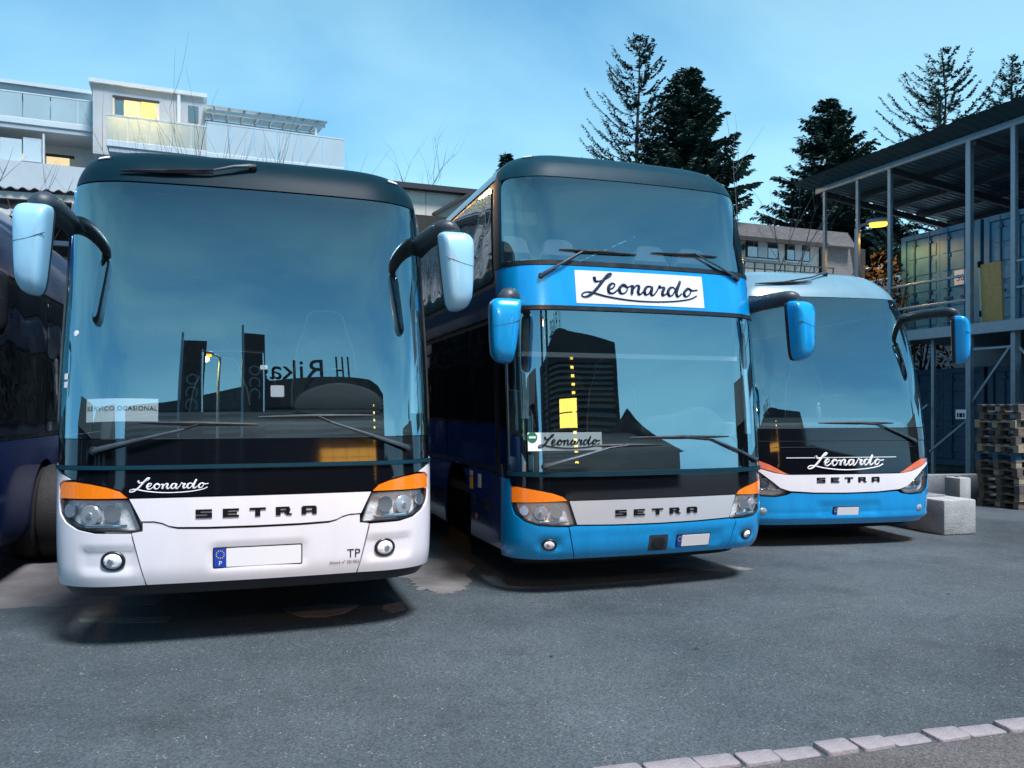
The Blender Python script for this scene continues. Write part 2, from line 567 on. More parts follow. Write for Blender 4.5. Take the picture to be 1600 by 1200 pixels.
SCRIPT = [
 [(682, 288), (690, 308), (728, 300), (764, 280), (770, 268), (752, 274), (722, 308), (690, 345), (660, 372), (632, 384), (616, 378), (628, 364), (662, 361), (740, 378), (850, 391), (960, 394), (1080, 388), (1180, 373), (1226, 354)],
 [(745, 347), (774, 336), (785, 319), (769, 315), (752, 335), (754, 357), (775, 361), (800, 343)],
 [(826, 318), (808, 336), (811, 357), (830, 360), (848, 341), (841, 319), (827, 319), (850, 329), (872, 320)],
 [(878, 320), (870, 360)], [(872, 347), (898, 319), (911, 325), (904, 352), (915, 361), (936, 343)],
 [(976, 320), (952, 323), (938, 345), (945, 361), (964, 352), (980, 322), (973, 356), (986, 361), (1006, 340)],
 [(1006, 340), (1021, 315), (1024, 323), (1046, 322), (1035, 345), (1037, 361), (1058, 350)],
 [(1106, 326), (1094, 318), (1076, 324), (1065, 345), (1074, 361), (1092, 354), (1108, 330), (1138, 286), (1120, 326), (1112, 350), (1121, 362), (1143, 346)],
 [(1178, 319), (1156, 340), (1161, 359), (1182, 353), (1195, 331), (1181, 318), (1203, 328), (1234, 324)],
]
def script_name(S, root, a0, v0, width, mat, r=0.011, off=0.003, slope=0.0):
    """the flowing company name, built as fine rounded strokes lying on the skin"""
    b = MB()
    for st in SCRIPT:
        pts = smooth_poly(st, 5, closed=False)
        path = []
        for x, y in pts:
            a = a0 + (x - 610) / 625 * width
            v = v0 + (395 - y) / 625 * width + slope * (x - 610) / 625
            path.append(S.pn(a, v, off)[0] if S else Vector((a, 0, v)))
        rs = []
        for i in range(len(pts)):
            d = np.array(pts[min(i + 1, len(pts) - 1)]) - np.array(pts[max(i - 1, 0)])
            rs.append(r * width * (.62 + .75 * max(0.0, d[1] / (np.linalg.norm(d) + 1e-6))))
        rs = [(rs[max(i - 1, 0)] + rs[i] + rs[min(i + 1, len(rs) - 1)]) / 3 for i in range(len(rs))]
        b.tube(path, rs, 6)
    return b.build("script_lettering", mat, root, weld=False, deg=80)

def skin_text(S, root, s, size, a0, v0, mat, off=0.004, shear=0.0, name="lettering", spacing=1.0):
    me = text_mesh(s, size, shear, spacing=spacing)
    for vtx in me.vertices:
        vtx.co = S.pn(a0 + vtx.co.x, v0 + vtx.co.y, off)[0]
    me.materials.clear(); me.materials.append(MATS[mat])
    return link(bpy.data.objects.new(name, me), root)

# ------------------------------------------------------------------ coach builder
class Coach:
    def __init__(s, prof, pose, length, label, **kw):
        s.S = Surf(prof, length, **kw)
        s.root = empty("coach", (pose[0], pose[1], pose[3] if len(pose) > 3 else 0), pose[2])
        tag(s.root, label, "coach", "coaches parked side by side")
        s.L = length
    def panel(s, name, poly, mat, off=0.0, thick=0.02, grid=.07, both=False, parent=None, disp=None, gridv=None):
        o_ = None
        for k in range(2 if both else 1):
            pl = poly if k == 0 else mir(poly)
            dd = disp if (k == 0 or disp is None) else (lambda a, v: disp(-a, v))
            me = patch_mesh(s.S, pl, off, thick, grid, gridv, dd, name)
            me.materials.append(MATS[mat])
            ob = link(bpy.data.objects.new(name, me), parent or s.root)
            o_ = o_ or ob
        return o_
    def disc(s, name, a, v, prof, mat, parent=None, n=28, sx=1.0, off=0.0):
        M = s.S.frame(a, v, off) @ Matrix.Diagonal((sx, 1, 1, 1))
        return MB().lathe(prof, M, n).build(name, mat, parent or s.root, deg=40)
    def headlight(s, sg, lens, proj, seal=.012, deep=.04):
        S = s.S
        P = lens if sg > 0 else mir(lens)
        me = patch_mesh(S, P, -deep, .006, .05, name="headlight"); me.materials.append(MATS["reflector"])
        hl = link(bpy.data.objects.new("headlight", me), s.root)
        c = np.mean(np.array(P), 0)
        big = [tuple(c + (np.array(q) - c) * (1 + seal / max(.05, np.linalg.norm(np.array(q) - c)))) for q in P]
        # bezel wall around the bowl
        b = MB(); n = len(P); ring = []
        for q, g in zip(P, big):
            ring.append((S.pn(q[0], q[1], -deep)[0], S.pn(q[0], q[1], -.002)[0], S.pn(g[0], g[1], -.001)[0], S.pn(g[0], g[1], -.02)[0]))
        vs = [p for r_ in ring for p in r_]
        fs = []
        for i in range(n):
            j = (i + 1) % n
            for k in range(3): fs.append((i * 4 + k, j * 4 + k, j * 4 + k + 1, i * 4 + k + 1))
        b.add(vs, fs).build("seal", "satin_black", hl, deg=30)
        for a, v, r, kind in proj:
            M = S.frame(sg * a, v, -deep)
            if kind == "projector":
                MB().lathe([(r * 1.25, 0), (r * 1.25, .03), (r * 1.1, .04), (r, .036)], M, 28).build("projector_ring", "chrome", hl)
                MB().lathe([(r, .03), (r * .9, .042), (r * .6, .052), (r * .25, .057), (0.0001, .058)], M, 28).build("projector_lens", "lens_dark", hl, deg=60)
            elif kind == "disc":
                MB().lathe([(r, 0), (r, .025), (r * .9, .032), (r * .32, .036), (r * .30, .042), (.0001, .043)], M, 32).build("lamp_disc", "lens_pale", hl)
                MB().lathe([(r * .22, .043), (r * .20, .0455), (r * .14, .0455), (.0001, .044)], M, 16).build("lamp_badge", "badge_grey", hl)
            elif kind == "bowl":
                MB().lathe([(r, .04), (r * .97, .03), (r * .8, .015), (r * .45, .004), (.012, .001)], M, 28).build("lamp_bowl", "chrome", hl, deg=60)
                MB().lathe([(.012, 0), (.012, .03), (.006, .036), (.0001, .037)], M, 12).build("bulb", "lens_pale", hl)
            elif kind == "bar":
                MB().box(-r, r, -.012, .012, .004, .03, M).build("light_bar", "chrome", hl, bevel=.006)
        me = patch_mesh(S, P, .002, 0, .05, name="lens"); me.materials.append(MATS["clear_lens"])
        link(bpy.data.objects.new("lens", me), hl)
        return hl
    def plate(s, a0, a1, v0, v1, eu=.085, off=.012, letter=None):
        S = s.S
        ac, vc = (a0 + a1) / 2, (v0 + v1) / 2
        M = S.frame(ac, vc, off)
        w, h = a1 - a0, v1 - v0
        pl = MB().prism(rrect(-w / 2 - .008, -h / 2 - .008, w / 2 + .008, h / 2 + .008, .012), -.01, 0, M).build("number_plate", "satin_black", s.root)
        MB().prism(rrect(-w / 2 + eu * w * 1.6, -h / 2, w / 2, h / 2, .008), 0, .003, M).build("plate_face", "plate_white", pl)
        MB().prism(rrect(-w / 2, -h / 2, -w / 2 + eu * w * 1.6 - .001, h / 2, .008), 0, .003, M).build("euro_band", "plate_blue", pl)
        cx = -w / 2 + eu * w * .8
        b = MB()
        for k in range(12):
            t = k * math.pi / 6
            x, y = cx + .20 * h * math.cos(t), h * .18 + .20 * h * math.sin(t)
            b.lathe([(.03 * h, 0.003), (.03 * h, .0045)], M @ Matrix.Translation((x, y, 0)), 5)
        b.build("star_ring", "plate_yellow", pl)
        if letter:
            me = text_mesh(letter, h * .34, align='CENTER')
            for q in me.vertices: q.co = M @ Vector((q.co.x + cx, q.co.y - h * .40, .0042))
            me.materials.clear(); me.materials.append(MATS["letter_white"])
            link(bpy.data.objects.new("letter", me), pl)
    def wiper(s, pivot, elbow, b0, b1, off=.03, parent_name="wiper", pr=.022):
        S = s.S
        q = lambda c, o=off: S.pn(c[0], c[1], o)[0]
        m1 = (pivot[0] * .5 + elbow[0] * .5, pivot[1] * .5 + elbow[1] * .5)
        arm = MB().tube([q(pivot, off * .8), q((pivot[0] * .9 + elbow[0] * .1, pivot[1] * .9 + elbow[1] * .1)), q(m1, off * 1.3), q(elbow)], [pr, pr, pr * .62, pr * .42], 8, r2=[pr * .7, pr * .7, pr * .5, pr * .4]).build(parent_name, "grey_black", s.root, deg=50)
        bl = [q((b0[0] + (b1[0] - b0[0]) * t, b0[1] + (b1[1] - b0[1]) * t), off * .6) for t in np.linspace(0, 1, 9)]
        MB().tube(bl, [.006, .011, .013, .016, .018, .016, .013, .011, .006], 6).build("blade", "satin_black", arm, deg=50)
        mb = ((b0[0] + b1[0]) / 2, (b0[1] + b1[1]) / 2)
        MB().tube([q(elbow), q(mb, off)], .009, 6).build("link_rod", "satin_black", arm)
        S_ = s.S.frame(pivot[0], pivot[1], 0)
        MB().lathe([(pr * 1.3, 0), (pr * 1.3, off * .9), (pr, off * 1.2), (.0001, off * 1.25)], S_, 14).build("pivot_cap", "satin_black", arm)
    def mirror(s, sg, c, w, h, anchor, mat, yaw=0.0, depth=.13, lift=.03, armr=.06):
        """c: centre of the housing (u,y,z) on the image-right side, mirrored by sg"""
        S = s.S
        ol = [(-.5, .36), (-.42, .46), (-.25, .5), (.1, .5), (.42, .49), (.5, .44), (.48, .3), (.40, -.02), (.30, -.35), (.2, -.47), (.05, -.5), (-.2, -.48), (-.36, -.42), (-.45, -.3), (-.49, 0)]
        ol = [(x * w, z * h) for x, z in smooth_poly(ol, 4)]
        if sg > 0: ol = [(-x, z) for x, z in ol][::-1]
        M = Matrix.Translation((sg * c[0], c[1], c[2])) @ Matrix.Rotation(sg * yaw, 4, 'Z')
        vs_, fs_ = pillow(ol, depth, .03)
        hs = MB().add(vs_, fs_, M).build("mirror", mat, s.root, deg=50)
        # dark rim on the glass side, glass, cover seam
        o2 = np.array(ol); cc = o2.mean(0)
        rim = [tuple(cc + (p - cc) * .985) for p in o2]
        MB().prism(rim, 0, .05, M @ Matrix(((1, 0, 0, 0), (0, 0, 1, .005), (0, 1, 0, 0), (0, 0, 0, 1)))).build("rim", "satin_black", hs, bevel=.01)
        g = [tuple(cc + (p - cc) * .86) for p in o2]
        MB().prism(g, 0, .003, M @ Matrix(((1, 0, 0, 0), (0, 0, 1, .0555), (0, 1, 0, 0), (0, 0, 0, 1)))).build("mirror_glass", "mirror_silver", hs, deg=0)
        # seam line following the dome
        sp = []
        for t in np.linspace(-.86, .80, 12):
            x = -sg * t * w * -.5
            z = h * (.13 - .06 * (t + .2) - .03 * (1 - t * t))
            rr = max(abs(x) / (w * .5), abs(z) / (h * .5))
            d = depth * float(np.interp(rr, [0, .12, .4, .66, .84, .94, .985, 1], [1, 1, .985, .93, .82, .62, .35, 0]))
            sp.append(M @ Vector((x, -d + .001, z)))
        MB().tube(sp, .0028, 5).build("cover_seam", "grey_black", hs)
        A = S.pn(sg * anchor[0], anchor[1], -.02)[0]
        top = Vector((sg * (c[0] - w * .18), c[1] + .02, c[2] + h * .5))
        out_p = Vector((sg * (c[0] - w * .30), c[1] + .05, c[2] + h * .5 + lift))
        midp = A.lerp(out_p, .55) + Vector((0, -.02, lift * .55))
        path = smooth_poly([tuple(A), tuple(A.lerp(midp, .5) + Vector((0, 0, .01))), tuple(midp), tuple(out_p), tuple(top.lerp(out_p, .45) + Vector((sg * .035, -.01, 0))), tuple(top - Vector((0, 0, .06)))], 4, closed=False)
        k = len(path)
        MB().tube(path, [armr * (1.1 - .15 * i / k) for i in range(k)], 12, r2=[armr * 1.25] * k).build("arm", "grey_black", hs, deg=60)
        return hs
    def tray(s, z0, z1, inset=.16, half=1.22):
        S = s.S
        fr = []
        for a in np.linspace(-half, half, 25):
            p = S.p(a, .5); fr.append((p.x * .97, p.y + inset))
        poly = fr + [(1.02, 1.9), (-1.02, 1.9)]
        MB().prism(poly, z0, z1).build("under_tray", "under_black", s.root, bevel=.02, seg=1)
    def sides(s, vb, vw0, vw1, wheel_t, paint="navy_and_shaded_blue", rails=(), nwin=6, decks=None, first_t=.15, arch_r=.56, wheel_r=.5):
        S = s.S; A = S.A; L = s.L
        T1 = L - 0.02
        bands = decks or [(vw0, vw1)]
        for sg in (1, -1):
            f = (lambda pl: pl) if sg > 0 else mir
            # lower body with wheel arches
            pts = [(A + .03, vb + .02)]
            for wt in wheel_t:
                wz = wheel_r
                half = math.sqrt(max(0, arch_r ** 2 - (vb - wz) ** 2))
                th0 = math.asin((vb - wz) / arch_r)
                for k in range(15):
                    th = math.pi - th0 - k * (math.pi - 2 * th0) / 14
                    pts.append((A + wt + arch_r * math.cos(th), wz + arch_r * math.sin(th)))
            pts += [(A + T1, vb), (A + T1, bands[0][0] - .006), (A + .03, bands[0][0] - .006)]
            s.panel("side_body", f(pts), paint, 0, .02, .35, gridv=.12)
            for bi, (w0, w1) in enumerate(bands):
                n = nwin
                ed = np.linspace(first_t, T1 - .25, n + 1)
                for i in range(n):
                    pl = rrect(A + ed[i] + .02, w0 + .05, A + ed[i + 1] - .02, w1 - .05, .06)
                    s.panel("side_window", f(pl), "side_glass", -.002, .006, .30, gridv=.15)
                # black carrier behind the glass
                s.panel("window_surround", f([(A + .03, w0), (A + T1, w0), (A + T1, w1), (A + .03, w1)]), "satin_black", -.012, .01, .5, gridv=.2)
                nxt = bands[bi + 1][0] - .006 if bi + 1 < len(bands) else S.v1
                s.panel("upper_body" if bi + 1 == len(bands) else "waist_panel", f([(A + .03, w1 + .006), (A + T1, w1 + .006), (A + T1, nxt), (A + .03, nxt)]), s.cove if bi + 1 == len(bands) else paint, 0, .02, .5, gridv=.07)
            # wheels
            for wt in wheel_t:
                c = S.p(A + wt, .6)
                M = Matrix.Translation((c.x - sg * .13, c.y, wheel_r)) @ Matrix.Rotation(sg * math.pi / 2, 4, 'Y')
                wh = MB().lathe([(.28, -.12), (.46, -.13), (.49, -.10), (wheel_r, -.06), (wheel_r, .06), (.49, .10), (.46, .13), (.30, .12), (.285, .09)], M, 36).build("wheel", "rubber", s.root, deg=30)
                MB().lathe([(.29, .10), (.275, .11), (.26, .085), (.22, .03), (.17, .02), (.14, .09), (.12, .115), (.06, .12), (.0001, .12)], M, 32).build("rim", "rim_steel", wh, deg=30)
                b = MB()
                for k in range(10):
                    t = k * math.pi / 5
                    b.lathe([(.016, 0), (.016, .06), (.010, .07), (.0001, .07)], M @ Matrix.Translation((.195 * math.cos(t), .195 * math.sin(t), .02)), 8)
                b.build("wheel_nuts", "chrome", wh)
        # roof, rear wall, underframe
        nx, ny = 14, 24
        vs_, fs_ = [], []
        for i in range(nx + 1):
            a = -A + 2 * A * i / nx
            p0 = S.p(a, S.v1)
            for j in range(ny + 1):
                t = j / ny
                vs_.append((p0.x, p0.y + (L - p0.y) * t, p0.z + .05 * (1 - (p0.x / max(.01, S.fw(S.v1))) ** 2) * min(1, t * 6)))
        for i in range(nx):
            for j in range(ny):
                k = i * (ny + 1) + j
                fs_.append((k, k + 1, k + ny + 2, k + ny + 1))
        MB().add(vs_, fs_).build("roof", s.cove, s.root, deg=60)
        vv = np.linspace(S.v0, S.v1, 22)
        prof = [(S.fw(v), S.fz(v)) for v in vv]
        poly = prof + [(-x, z) for x, z in prof[::-1]]
        Mx = Matrix(((1, 0, 0, 0), (0, 0, 1, L - .03), (0, 1, 0, 0), (0, 0, 0, 1)))
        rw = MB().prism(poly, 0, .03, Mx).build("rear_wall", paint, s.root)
        top = S.fz(S.v1)
        MB().prism(rrect(-1.0, top - 1.6, 1.0, top - .5, .15), .031, .037, Mx).build("rear_window", "side_glass", rw)
        for sg in (-1, 1):
            MB().prism(rrect(sg * 1.08 - .09, .8, sg * 1.08 + .09, 1.5, .05), .031, .05, Mx).build("tail_light", "coral", rw)
        MB().box(-.72, .72, .55, L - .35, .30, .95).build("underframe", "under_black", s.root)
        MB().box(-1.2, 1.2, .75, L - .06, s.floor - .08, s.floor).build("floor", "int_dash", s.root)

def seat_parts(root, x, y, z, w=.46, h=.78, mat="seat_fabric", cover=True, head_only=False):
    b = MB()
    poly = smooth_poly([(-w / 2, 0), (-w / 2, h * .55), (-w * .36, h * .8), (-w * .30, h * .95), (-w * .15, h), (w * .15, h), (w * .30, h * .95), (w * .36, h * .8), (w / 2, h * .55), (w / 2, 0)], 4)
    M = Matrix.Translation((x, y, z)) @ Matrix.Rotation(R(-8), 4, 'X') @ Matrix(((1, 0, 0, 0), (0, 0, 1, 0), (0, 1, 0, 0), (0, 0, 0, 1)))
    st = MB().prism(poly, 0, .12, M).build("seat", mat, root, bevel=.03)
    MB().box(-w / 2, w / 2, -.46, .02, -.14, .0, Matrix.Translation((x, y, z))).build("cushion", mat, st, bevel=.04)
    pts = [M @ Vector((p[0] * 1.0, p[1], -.002)) for p in poly]
    MB().tube(pts[:-6], .007, 5).build("piping", "seat_piping", st)
    if cover:
        hp = [(px * 1.03, py) for px, py in poly if py > h * .72]
        if len(hp) > 3:
            MB().prism(hp, -.01, .13, M).build("head_cover", "head_cover", st, bevel=.01)
    return st
pmat("lens_dark", (0.05, 0.06, 0.08), 0.03, 0, 1.0)
pmat("lens_pale", (0.58, 0.60, 0.63), 0.2, 0.5, 0.6)
pmat("badge_grey", (.16, .17, .18), .4)
# ------------------------------------------------------------------ ground
def sstep(x, a, b):
    t = min(1, max(0, (x - a) / (b - a)))
    return t * t * (3 - 2 * t)
def gz(x, y):
    return -.2 * sstep(x, 5.5, 8.5) * sstep(y, 9.0, 14.0)
def at(px, py, Y):
    return Vector(((px - 800) / 1250 * Y, Y, 1.58 + (640 - py) / 1250 * Y))
def ground_at(px, py, zg=0.0):
    Y = (1.58 - zg) * 1250 / (py - 640)
    return Vector(((px - 800) / 1250 * Y, Y, zg))

def asphalt(name, dark, light, speck=.16, rough=.72):
    m, t, b = _mat(name)
    N = t.nodes.new; K = t.links.new
    c = N("ShaderNodeTexCoord")
    def noise(sc, det=5, ro=.6):
        n = N("ShaderNodeTexNoise"); n.inputs["Scale"].default_value = sc; n.inputs["Detail"].default_value = det; n.inputs["Roughness"].default_value = ro
        K(c.outputs["Object"], n.inputs["Vector"]); return n
    def ramp(src, p0, p1, c0, c1):
        r = N("ShaderNodeValToRGB"); r.color_ramp.elements[0].position = p0; r.color_ramp.elements[1].position = p1
        r.color_ramp.elements[0].color = (*c0, 1); r.color_ramp.elements[1].color = (*c1, 1); K(src, r.inputs["Fac"]); return r
    big = ramp(noise(.35, 6, .65).outputs["Fac"], .35, .68, dark, light)
    vor = N("ShaderNodeTexVoronoi"); vor.inputs["Scale"].default_value = 95; K(c.outputs["Object"], vor.inputs["Vector"])
    vr = ramp(vor.outputs["Color"], .05, .95, (.45, .45, .45), (1.6, 1.6, 1.6))
    mul = N("ShaderNodeMixRGB"); mul.blend_type = 'MULTIPLY'; mul.inputs[0].default_value = .8
    K(big.outputs["Color"], mul.inputs[1]); K(vr.outputs["Color"], mul.inputs[2])
    # pale stones showing in the wearing course
    sp = N("ShaderNodeTexVoronoi"); sp.inputs["Scale"].default_value = 42; K(c.outputs["Object"], sp.inputs["Vector"])
    d = ramp(sp.outputs["Distance"], .16, .24, (1, 1, 1), (0, 0, 0))
    sel = ramp(noise(11, 5).outputs["Fac"], .50, .64, (0, 0, 0), (1, 1, 1))
    ml = N("ShaderNodeMath"); ml.operation = 'MULTIPLY'; K(d.outputs["Color"], ml.inputs[0]); K(sel.outputs["Color"], ml.inputs[1])
    ad = N("ShaderNodeMixRGB"); ad.blend_type = 'MIX'; ad.inputs[2].default_value = (speck * 1.1, speck * 1.08, speck, 1)
    K(ml.outputs[0], ad.inputs[0]); K(mul.outputs["Color"], ad.inputs[1])
    # oil and damp stains
    st = ramp(noise(.9, 5, .6).outputs["Fac"], .55, .72, (1, 1, 1), (.55, .55, .55))
    fin = N("ShaderNodeMixRGB"); fin.blend_type = 'MULTIPLY'; fin.inputs[0].default_value = 1
    K(ad.outputs["Color"], fin.inputs[1]); K(st.outputs["Color"], fin.inputs[2])
    # fine cracks
    wn = noise(1.4, 4); wm = N("ShaderNodeVectorMath"); wm.operation = 'MULTIPLY_ADD'; wm.inputs[1].default_value = (.55, .55, 0)
    K(wn.outputs["Color"], wm.inputs[0]); K(c.outputs["Object"], wm.inputs[2])
    ck = N("ShaderNodeTexVoronoi"); ck.feature = 'DISTANCE_TO_EDGE'; ck.inputs["Scale"].default_value = .42; K(wm.outputs[0], ck.inputs["Vector"])
    cl = ramp(ck.outputs["Distance"], .0015, .006, (1, 1, 1), (0, 0, 0))
    cm = ramp(noise(.5, 3).outputs["Fac"], .58, .70, (0, 0, 0), (.7, .7, .7))
    cx = N("ShaderNodeMath"); cx.operation = 'MULTIPLY'; K(cl.outputs["Color"], cx.inputs[0]); K(cm.outputs["Color"], cx.inputs[1])
    cf = N("ShaderNodeMixRGB"); cf.inputs[2].default_value = (.02, .022, .024, 1); K(cx.outputs[0], cf.inputs[0]); K(fin.outputs["Color"], cf.inputs[1])
    K(cf.outputs["Color"], b.inputs["Base Color"])
    rr = N("ShaderNodeMapRange"); rr.inputs["From Min"].default_value = .3; rr.inputs["From Max"].default_value = .7
    rr.inputs["To Min"].default_value = rough - .26; rr.inputs["To Max"].default_value = rough + .12
    K(noise(.6, 5).outputs["Fac"], rr.inputs["Value"]); K(rr.outputs["Result"], b.inputs["Roughness"])
    bp = N("ShaderNodeBump"); bp.inputs["Strength"].default_value = .55; bp.inputs["Distance"].default_value = .012
    hm = N("ShaderNodeMath"); hm.operation = 'MULTIPLY_ADD'; hm.inputs[1].default_value = .5
    K(noise(70, 4).outputs["Fac"], hm.inputs[2]); K(vor.outputs["Distance"], hm.inputs[0]); K(hm.outputs[0], bp.inputs["Height"])
    K(bp.outputs["Normal"], b.inputs["Normal"])
    return m
asphalt("asphalt", (.033, .046, .054), (.078, .099, .112), .26)
asphalt("pavement_asphalt", (.075, .072, .074), (.11, .105, .106), .30)
pmat("concrete_slab_grey", (.12, .115, .12), .85, var=.3, vscale=2, bump=.3, bscale=40)
pmat("concrete_slab", (.145, .142, .142), .8, var=.25, vscale=3, bump=.3, bscale=40)
pmat("granite", (.21, .195, .21), .75, var=.32, vscale=5, bump=.35, bscale=70)

def grid_lines(pts):
    return sorted(set(pts))
xs_ = grid_lines([-600, -300, -120, -60, -30, -20] + [x * 1.0 for x in range(-14, 19)] + [22, 30, 60, 120, 300, 600])
ys_ = grid_lines([-600, -300, -120, -60, -30, -12, -6, -3] + [y * 1.0 for y in range(0, 26)] + [30, 40, 60, 120, 300, 800])
b = MB()
vs_ = [(x, y, gz(x, y)) for y in ys_ for x in xs_]
nx = len(xs_)
fs_ = [(j * nx + i, j * nx + i + 1, (j + 1) * nx + i + 1, (j + 1) * nx + i) for j in range(len(ys_) - 1) for i in range(nx - 1)]
ground = b.add(vs_, fs_).build("ground", "asphalt", deg=60)
tag(ground, kind="structure")

def ragged(pts, seed, amp=.03, n=10):
    rnd = random.Random(seed)
    out_ = []
    m = len(pts)
    for i in range(m):
        p, q = np.array(pts[i]), np.array(pts[(i + 1) % m])
        for j in range(n):
            t = j / n
            e = amp * (1 if 0 < j else .4)
            out_.append(tuple(p + (q - p) * t + np.array([rnd.uniform(-e, e), rnd.uniform(-e, e)])))
    return out_
def sheet(name, pts, z, mat, seed=1, amp=.03):
    pl = ragged(pts, seed, amp)
    o = MB().prism(pl, z - .02, z).build(name, mat, deg=0)
    tag(o, kind="structure")
    return o
gp = lambda x, y: tuple(ground_at(x, y)[:2])
sheet("concrete_patch", [gp(600, 872), gp(720, 872), gp(742, 884), gp(728, 893), gp(736, 910), gp(722, 922), gp(692, 930), gp(668, 921), gp(655, 923), gp(640, 905), gp(600, 900)], .004, "concrete_slab", 3, .035)
sheet("concrete_patch", [gp(440, 952), gp(520, 944), gp(560, 946), gp(540, 958), gp(505, 965), gp(470, 964)], .004, "concrete_slab", 4, .006)
sheet("concrete_patch", [gp(600, 946), gp(626, 940), gp(634, 952), gp(612, 958), gp(598, 952)], .004, "concrete_slab", 5, .006)
sheet("concrete_patch", [gp(122, 967), gp(200, 965), gp(268, 964), gp(262, 972), gp(200, 974), gp(125, 973)], .004, "concrete_slab", 6, .006)
sheet("concrete_patch", [(-5.2, 6.2), (-2.9, 6.5), (-3.4, 12), (-5.5, 16)], .004, "concrete_slab_grey", 7, .05)
sheet("concrete_patch", [gp(1130, 893), gp(1180, 890), gp(1140, 884), gp(1075, 880), gp(1020, 884)], .004, "concrete_slab", 8, .01)
# stone kerb laid flush, each stone a piece of its own
A0, A1 = ground_at(900, 1210), ground_at(1640, 1120)
kd = (A1 - A0).normalized(); kn = Vector((kd.y, -kd.x, 0))
kerb = empty("kerb", A0 - kd * 2.2, math.atan2(kd.y, kd.x))
tag(kerb, kind="structure")
rnd = random.Random(12)
x = 0.0
while x < 9:
    ln = rnd.uniform(.15, .27); w = .115 + rnd.uniform(-.012, .012)
    pl = round_poly([(0, rnd.uniform(-.008, .008)), (ln, rnd.uniform(-.008, .008)), (ln + rnd.uniform(-.012, .012), -w), (rnd.uniform(-.012, .012), -w - rnd.uniform(0, .01))], .02, 3)
    o = MB().prism(pl, -.1, .014 + rnd.uniform(-.009, .012)).build("kerb_stone", "granite", kerb, bevel=.010, seg=2)
    o.location = (x, 0, 0); o.rotation_euler = (rnd.uniform(-.02, .02), rnd.uniform(-.02, .02), rnd.uniform(-.02, .02))
    x += ln + rnd.uniform(.008, .02)
q0, q1 = A0 - kd * 4 + kn * .135, A1 + kd * 6 + kn * .135
pv = MB().prism([tuple(q0[:2]), tuple(q1[:2]), tuple((q1 + kn * 6)[:2]), tuple((q0 + kn * 6)[:2])], -.05, .006).build("pavement", "pavement_asphalt", deg=0)
tag(pv, kind="structure")
# ------------------------------------------------------------------ white single-deck coach
PROF1 = [(.30,.10,.33,1.235),(.40,.035,.41,1.26),(.55,.005,.55,1.27),(.8,0,.8,1.275),(1.1,.012,1.1,1.275),(1.4,.045,1.4,1.275),(1.8,.10,1.8,1.272),(2.2,.17,2.2,1.265),(2.6,.255,2.6,1.255),(3.0,.36,3.0,1.252),(3.2,.43,3.2,1.24),(3.35,.51,3.34,1.205),(3.5,.64,3.445,1.135),(3.65,.82,3.5,1.04),(3.85,1.05,3.53,.92)]
def bump_box(a, v, a0, a1, v0, v1, e):
    f = lambda x, lo, hi: min(1, max(0, (x - lo) / e)) * min(1, max(0, (hi - x) / e))
    t = f(a, a0, a1) * f(v, v0, v1)
    return t * t * (3 - 2 * t)

